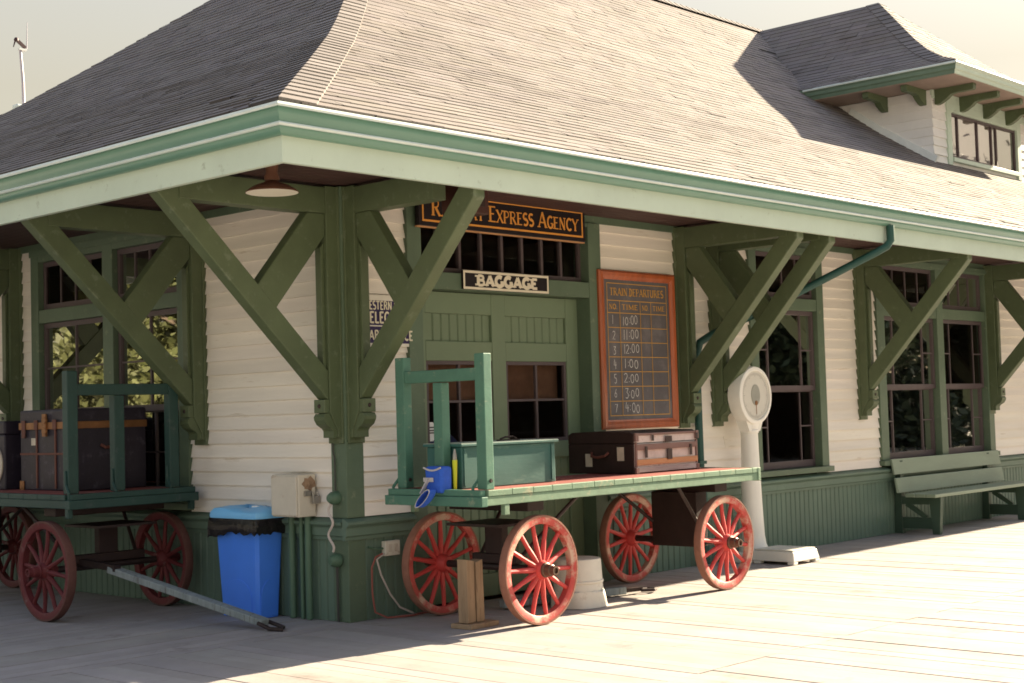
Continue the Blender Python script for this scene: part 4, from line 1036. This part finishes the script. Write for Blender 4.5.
# wooden wheel stop: two uprights on a base plank
r = empty('wooden_stand', (.34, -.96, 0), 'small raw pine stand of two upright boards beside the nearest red wheel', 'stand', rz=R(3))
w = MB(); w.box(-.12, .19, -.10, .10, .0, .034); w.build('base', 'raw_wood', r, bevel=.004)
w = MB(); w.hexa([(-.09, -.045, .0385), (-.005, -.045, .0385), (-.005, .05, .0385), (-.09, .05, .0385), (-.09, -.045, .50), (-.010, -.045, .485), (-.010, .05, .485), (-.09, .05, .50)]); w.build('upright', 'raw_wood', r, bevel=.004)
w = MB(); w.hexa([(.012, -.045, .0385), (.095, -.045, .0385), (.095, .05, .0385), (.012, .05, .0385), (.012, -.045, .475), (.085, -.045, .488), (.085, .05, .488), (.012, .05, .475)]); w.build('upright', 'raw_wood', r, bevel=.004)
# white bucket upside down
r = empty('bucket', (1.62, -.90, 0), 'chalky white bucket upside down with a rumpled sack round its foot behind the wheel', 'bucket')
w = MB(); w.lathe([(.20, .02), (.205, .03), (.205, .06), (.203, .065), (.188, .365), (.182, .38), (.165, .384), (.0, .384)], n=36); w.build('body', 'white_plastic', r, smooth=True)
w = MB(); w.lathe([(.1975, .19), (.204, .195), (.204, .21), (.1965, .215)], n=36); w.build('rib', 'white_plastic', r, smooth=True)
w = MB(); vs = []; n_ = 40; pr = [(.208, .13), (.214, .128), (.217, .09), (.221, .04), (.226, .004)]
for rr, z in pr:
    for i in range(n_):
        q = 2 * PI * i / n_; k_ = 1 + .03 * math.sin(5 * q + z * 20) + random.uniform(-.012, .012)
        vs.append((rr * k_ * math.cos(q), rr * k_ * math.sin(q), max(.003, z + (random.uniform(-.01, .01) if .02 < z else 0))))
w.add(vs, [(i * n_ + k, i * n_ + (k + 1) % n_, (i + 1) * n_ + (k + 1) % n_, (i + 1) * n_ + k) for i in range(len(pr) - 1) for k in range(n_)]); w.build('sack', 'white_plastic', r, smooth=True)

# platform scale
r = empty('platform_scale', (5.13, -.24, 0), 'tall white enamel platform weighing scale with round dial beside the first window', 'scale')
w = MB(); w.hexa([(-.25, -.12, 0), (.25, -.12, 0), (.25, .18, 0), (-.25, .18, 0), (-.24, -.11, .10), (.24, -.11, .10), (.24, .17, .10), (-.24, .17, .10)]); w.build('base', 'white_enamel', r, bevel=.012)
w = MB()
x0, x1, y0, y1 = -.215, .265, -.60, -.121
w.hexa([(x0, y0, 0.03), (x1, y0, .03), (x1, y1, .03), (x0, y1, .03), (x0 + .02, y0 + .02, .125), (x1 - .02, y0 + .02, .125), (x1 - .02, y1, .125), (x0 + .02, y1, .125)])
for a, b_ in ((x0, y0), (x1 - .08, y0), (x0, y1 - .09), (x1 - .08, y1 - .09)): w.box(a + .002, a + .078, b_ + .002, b_ + .078, 0, .0299)
w.build('platform', 'white_enamel', r, bevel=.008)
w = MB(); w.box(x0 + .03, x1 - .03, y0 + .03, y1 - .01, .126, .142); w.build('tread_plate', 'dial', r, bevel=.004)
w = MB(); w.lathe([(.0, .101), (.155, .101), (.152, .13), (.132, .17), (.118, .26), (.108, .50), (.092, 1.0), (.086, 1.28), (.094, 1.285), (.096, 1.31), (.088, 1.32), (.095, 1.36), (.10, 1.40)], n=12); w.build('column', 'white_enamel', r, smooth=True)
w = MB(); w.lathe([(.0, .085), (.25, .085), (.285, .07), (.297, .03), (.297, -.04), (.288, -.075), (.262, -.086), (.250, -.083), (.246, -.066), (.0, -.066)], (0, -.02, 1.66), 'y', 48)
w.prism([(-.095, 1.30), (.095, 1.30), (.17, 1.44), (-.17, 1.44)], lambda a, b_, c: (a, c, b_), -.07, .05); w.build('dial_head', 'white_enamel', r, smooth=True)
w = MB(); w.lathe([(.0, -.070), (.243, -.070), (.243, -.0675)], (0, -.02, 1.66), 'y', 48); df_ = w.build('dial_face', 'dial', r)
w = MB()
for i in range(60):
    q = 2 * PI * i / 60; r1 = .205 if i % 5 else .19
    a = Vector((math.cos(q), 0, math.sin(q))); t_ = Vector((-math.sin(q), 0, math.cos(q))) * .0022
    o_ = Vector((0, -.0912, 1.66)); w.quad(o_ + a * r1 - t_, o_ + a * .228 - t_, o_ + a * .228 + t_, o_ + a * r1 + t_)
w.build('tick_mark', 'ink', df_)
w = MB(); w.prism([(.075 * math.cos(2 * PI * i / 24), 1.665 + .105 * math.sin(2 * PI * i / 24)) for i in range(24)], lambda a, b_, c: (a, c, b_), -.0965, -.0912); w.build('dial_window', 'dial_glass', r)
w = MB(); w.box(-.004, .004, -.099, -.097, 1.47, 1.60); w.lathe([(0, -.102), (.022, -.102), (.024, -.097)], (0, 0, 1.585), 'y', 14); w.build('pointer', 'brass', r)
w = MB(); w.tube([(.0, 0, 1.957), (0, 0, 2.0)], .02, 10); w.build('finial', 'steel', r)

# bench
r = empty('bench', (9.78, -.30, 0), 'long sage green slatted bench against the wainscot under the double window', 'bench')
xl, xr = -1.46, 1.42
for z0, z1, y_ in ((.700, .880, .205), (.485, .660, .165)):
    w = MB(); w.hexa([(xl + (.0 if z0 > .6 else .02), y_ - .03, z0), (xr, y_ - .03, z0), (xr, y_ - .002, z0), (xl, y_ - .002, z0), (xl, y_ + .002, z1), (xr, y_ + .002, z1), (xr, y_ + .03, z1), (xl, y_ + .03, z1)]); w.build('backrest_slat', 'bench', r, bevel=.005)
for y0, y1 in ((-.31, -.185), (-.175, -.06), (-.05, .07)):
    w = MB(); w.box(xl + .03, xr, y0, y1, .435, .475); w.build('seat_slat', 'bench', r, bevel=.006)
for xx in (-1.28, 1.06):
    w = MB(); w.hexa([(xx, .20, 0), (xx + .07, .20, 0), (xx + .07, .30, 0), (xx, .30, 0), (xx, .20, .86), (xx + .07, .20, .86), (xx + .07, .268, .86), (xx, .268, .86)]); w.build('leg', 'bench_dark', r, bevel=.004)
    w = MB(); w.hexa([(xx, -.27, 0), (xx + .07, -.27, 0), (xx + .07, -.18, 0), (xx, -.18, 0), (xx, -.30, .434), (xx + .07, -.30, .434), (xx + .07, -.15, .434), (xx, -.15, .434)]); w.build('leg', 'bench_dark', r, bevel=.004)
    w = MB(); w.box(xx + .01, xx + .06, -.1495, .1995, .345, .434); w.box(xx + .012, xx + .058, -.17, .1995, .06, .19); w.bar((xx + .035, -.10, .19), (xx + .035, .15, .35), .04, .05); w.build('leg_brace', 'bench_dark', r)

# blue tarp bundle on a stool inside the baggage room
r = empty('tarp_bundle', (1.28, .50, 0), 'dark blue bundle with pale crumpled top seen through the left door pane', 'bundle')
w = MB(); vs = []; n_ = 24; pr = [(.0, 1.46), (.12, 1.45), (.25, 1.40), (.34, 1.30), (.36, 1.1), (.36, .75)]
for rr, z in pr:
    for i in range(n_):
        q = 2 * PI * i / n_; k_ = 1 + random.uniform(-.10, .10); vs.append((rr * k_ * math.cos(q) * 1.15, rr * k_ * math.sin(q) * .6, z + random.uniform(-.03, .03)))
w.add(vs, [(i * n_ + k, i * n_ + (k + 1) % n_, (i + 1) * n_ + (k + 1) % n_, (i + 1) * n_ + k) for i in range(len(pr) - 1) for k in range(n_)]); w.build('cloth', 'denim', r, smooth=True)
w = MB(); w.box(-.35, .35, -.2, .2, .70, .75)
for a in (-.32, .28):
    for b_ in (-.18, .14): w.box(a, a + .04, b_, b_ + .04, 0, .70)
w.build('stool', 'box_wood', r)

# weather mast beyond the roof edge
r = empty('weather_mast', (2.99, 10.2, 5.55), 'slender pale weather mast with dark vane rising beyond the far roof edge', 'mast')
w = MB(); w.tube([(.0, 0, -.35), (-.02, 0, .85), (-.055, 0, 1.30)], [.028, .022, .02], 8); w.build('pole', 'mast', r, smooth=True)
w = MB(); w.box(-.16, .0, -.08, .06, .30, .52); w.build('instrument_box', 'gutter_lip', r, bevel=.02)
w = MB(); w.box(-.08, .03, -.03, .03, 1.30, 1.325); w.build('bracket_arm', 'flashing', r)
w = MB(); w.bar((.02, 0, 1.345), (-.11, 0, 1.44), .035, .04); w.lathe([(0, 0), (.03, .01), (.034, .035), (.02, .06), (0, .065)], (-.115, 0, 1.41), 'z', 10); w.tube([(-.13, 0, 1.43), (-.16, 0, 1.33)], [.012, .006], 6); w.build('vane', 'vane_dark', r, smooth=True)
w = MB(); w.tube([(.04, 0, 1.33), (.055, 0, 1.72)], [.008, .004], 6); w.build('whip_aerial', 'mast', r)

# ================================================================== TREES MIRRORED IN THE GLASS
def make_tree(name, loc, h, rad, leafm, label, n=14000, low=.05, ls=.55):
    r = empty(name, loc, label, 'tree', 'trees across the yard')
    t_ = MB(); t_.tube([(0, 0, 0), (.1, .05, h * .3), (.0, -.08, h * .6), (.1, 0, h * .92)], [h * .03, h * .024, h * .015, h * .004], 9)
    for i in range(9):
        q = i * 2.4; z = h * (.3 + .06 * i); L_ = rad * (.75 - .05 * i); t_.tube([(0.05, 0, z), (L_ * .5 * math.cos(q), L_ * .5 * math.sin(q), z + L_ * .25), (L_ * math.cos(q), L_ * math.sin(q), z + L_ * .4)], [h * .010, h * .006, h * .002], 5)
    t_.build('trunk', 'bark', r, smooth=True)
    c = MB(); cl = []
    for i in range(46):
        z = random.uniform(low, 1.0); k_ = math.sqrt(max(.03, 1 - ((z - .45) / .58) ** 2)); q = random.uniform(0, 2 * PI); rr = rad * k_ * math.sqrt(random.uniform(.2, 1))
        cl.append((rr * math.cos(q), rr * math.sin(q), z * h, random.uniform(.14, .30) * rad, random.uniform(.6, 1.3)))
    for i in range(n):
        cx, cy, cz, cr, tt = random.choice(cl)
        p = Vector((cx + random.gauss(0, cr * .6), cy + random.gauss(0, cr * .6), cz + random.gauss(0, cr * .5)))
        a = Vector((random.gauss(0, 1), random.gauss(0, 1), random.gauss(0, 1))).normalized(); b_ = a.orthogonal().normalized(); s_ = random.uniform(.16, .42) * ls
        c.quad(p - a * s_, p + b_ * s_ * .5, p + a * s_, p - b_ * s_ * .5, tt * random.uniform(.7, 1.3))
    c.build('crown', leafm, r)
    return r
tw = make_tree('leafy_tree', (-15, 23.5, -.16), 8.5, 3.6, 'leaf', 'light green leafy tree across the yard nearest the side windows')
for i, (x, y, k_, q, lb) in enumerate(((-17.5, 30, 1.0, 2, 'light green tree second from the side windows across the yard'), (-22, 37, 1.2, 4, 'tall light green tree at the far end of the yard'), (-23, 29, 1.1, 1, 'light green tree behind the second one across the yard'))):
    c = copy_tree(tw); c.location = (x, y, -.16); c.scale = (k_,) * 3; c.rotation_euler = (0, 0, q); c['label'] = lb
te = make_tree('added_dark_tree', (30, -25, -.16), 10.5, 6.0, 'leaf_dark', 'unseen dark tree added to darken the baggage door glass', 20000, -.02, .65)  # unseen row added so the front panes mirror dark, not bright sky
for i, (x, y, k_, q, lb) in enumerate(((35, -21, 1.0, 2, 'unseen dark tree added to darken the first window'), (41, -18, .95, 4, 'unseen dark tree added to darken the double window'),
                                       (24, -30, .9, 1, 'unseen added dark tree farthest from the sun'), (38, -25.5, 1.1, 3, 'unseen added dark tree in the second row facing the double window'), (33, -29, 1.1, 2.4, 'unseen added dark tree in the second row facing the baggage door'), (46, -22, 1.1, .7, 'unseen added dark tree in the second row nearest the sun'), (48, -17, 1.0, 5, 'unseen added dark tree nearest the sun'))):
    c = copy_tree(te); c.location = (x, y, -.16); c.scale = (k_,) * 3; c.rotation_euler = (0, 0, q); c['label'] = lb

# ================================================================== LIGHT
SUN = Vector((2.4, -.25, 1)).normalized()
el = math.asin(SUN.z); az = math.atan2(SUN.x, SUN.y)      # azimuth clockwise from +y
sl = bpy.data.lights.new('sun', 'SUN'); sl.energy = 3.6; sl.angle = R(.6); sl.color = (1.0, .85, .61)
so = bpy.data.objects.new('sun', sl); COL.objects.link(so); so.rotation_euler = SUN.to_track_quat('Z', 'Y').to_euler(); so.location = (20, -5, 20)
W = bpy.data.worlds.new('World'); S.world = W; W.use_nodes = True
nt = W.node_tree; bg = nt.nodes['Background']
sk = nt.nodes.new('ShaderNodeTexSky'); sk.sky_type = 'NISHITA'; sk.sun_disc = False
sk.sun_elevation = el; sk.sun_rotation = az; sk.air_density = 1.0; sk.dust_density = 2.5; sk.ozone_density = 1.0
# bright summer haze low over the horizon, the Nishita blue higher up
tc = nt.nodes.new('ShaderNodeTexCoord'); sp = nt.nodes.new('ShaderNodeSeparateXYZ'); mr = nt.nodes.new('ShaderNodeMapRange')
mr.inputs[1].default_value = .22; mr.inputs[2].default_value = .75; mr.inputs[3].default_value = .90; mr.inputs[4].default_value = .22
hz = nt.nodes.new('ShaderNodeMix'); hz.data_type = 'RGBA'; hz.inputs[7].default_value = (1.64, 1.44, 1.01, 1)
nt.links.new(tc.outputs['Generated'], sp.inputs[0]); nt.links.new(sp.outputs[2], mr.inputs[0]); nt.links.new(mr.outputs[0], hz.inputs[0])
nt.links.new(sk.outputs[0], hz.inputs[6]); nt.links.new(hz.outputs[2], bg.inputs[0])
bg.inputs[1].default_value = .06

# ================================================================== CAMERA
F_, YAW, PIT, ROL = 1454.279122995867, R(47.24703927), R(2.83493288), R(-1.68757465)
fw = Vector((math.sin(YAW) * math.cos(PIT), math.cos(YAW) * math.cos(PIT), math.sin(PIT)))
rt = Vector((math.cos(YAW), -math.sin(YAW), 0)); up = rt.cross(fw)
r2 = rt * math.cos(ROL) + up * math.sin(ROL); u2 = -rt * math.sin(ROL) + up * math.cos(ROL)
cam = bpy.data.cameras.new('camera'); co = bpy.data.objects.new('camera', cam); COL.objects.link(co)
co.matrix_world = Matrix(((r2.x, u2.x, -fw.x, -7.29256291), (r2.y, u2.y, -fw.y, -8.4976021), (r2.z, u2.z, -fw.z, 1.55), (0, 0, 0, 1)))
cam.sensor_width = 36; cam.lens = F_ / 1024 * 36; cam.clip_end = 3000; cam.clip_start = .1
S.camera = co
S.render.resolution_x = 1024; S.render.resolution_y = 683
vs_ = S.view_settings; vs_.view_transform = 'Standard'; vs_.look = 'None'; vs_.gamma = 1; vs_.use_curve_mapping = False
vs_.exposure = 2.72
S.cycles.filter_width = 1.7
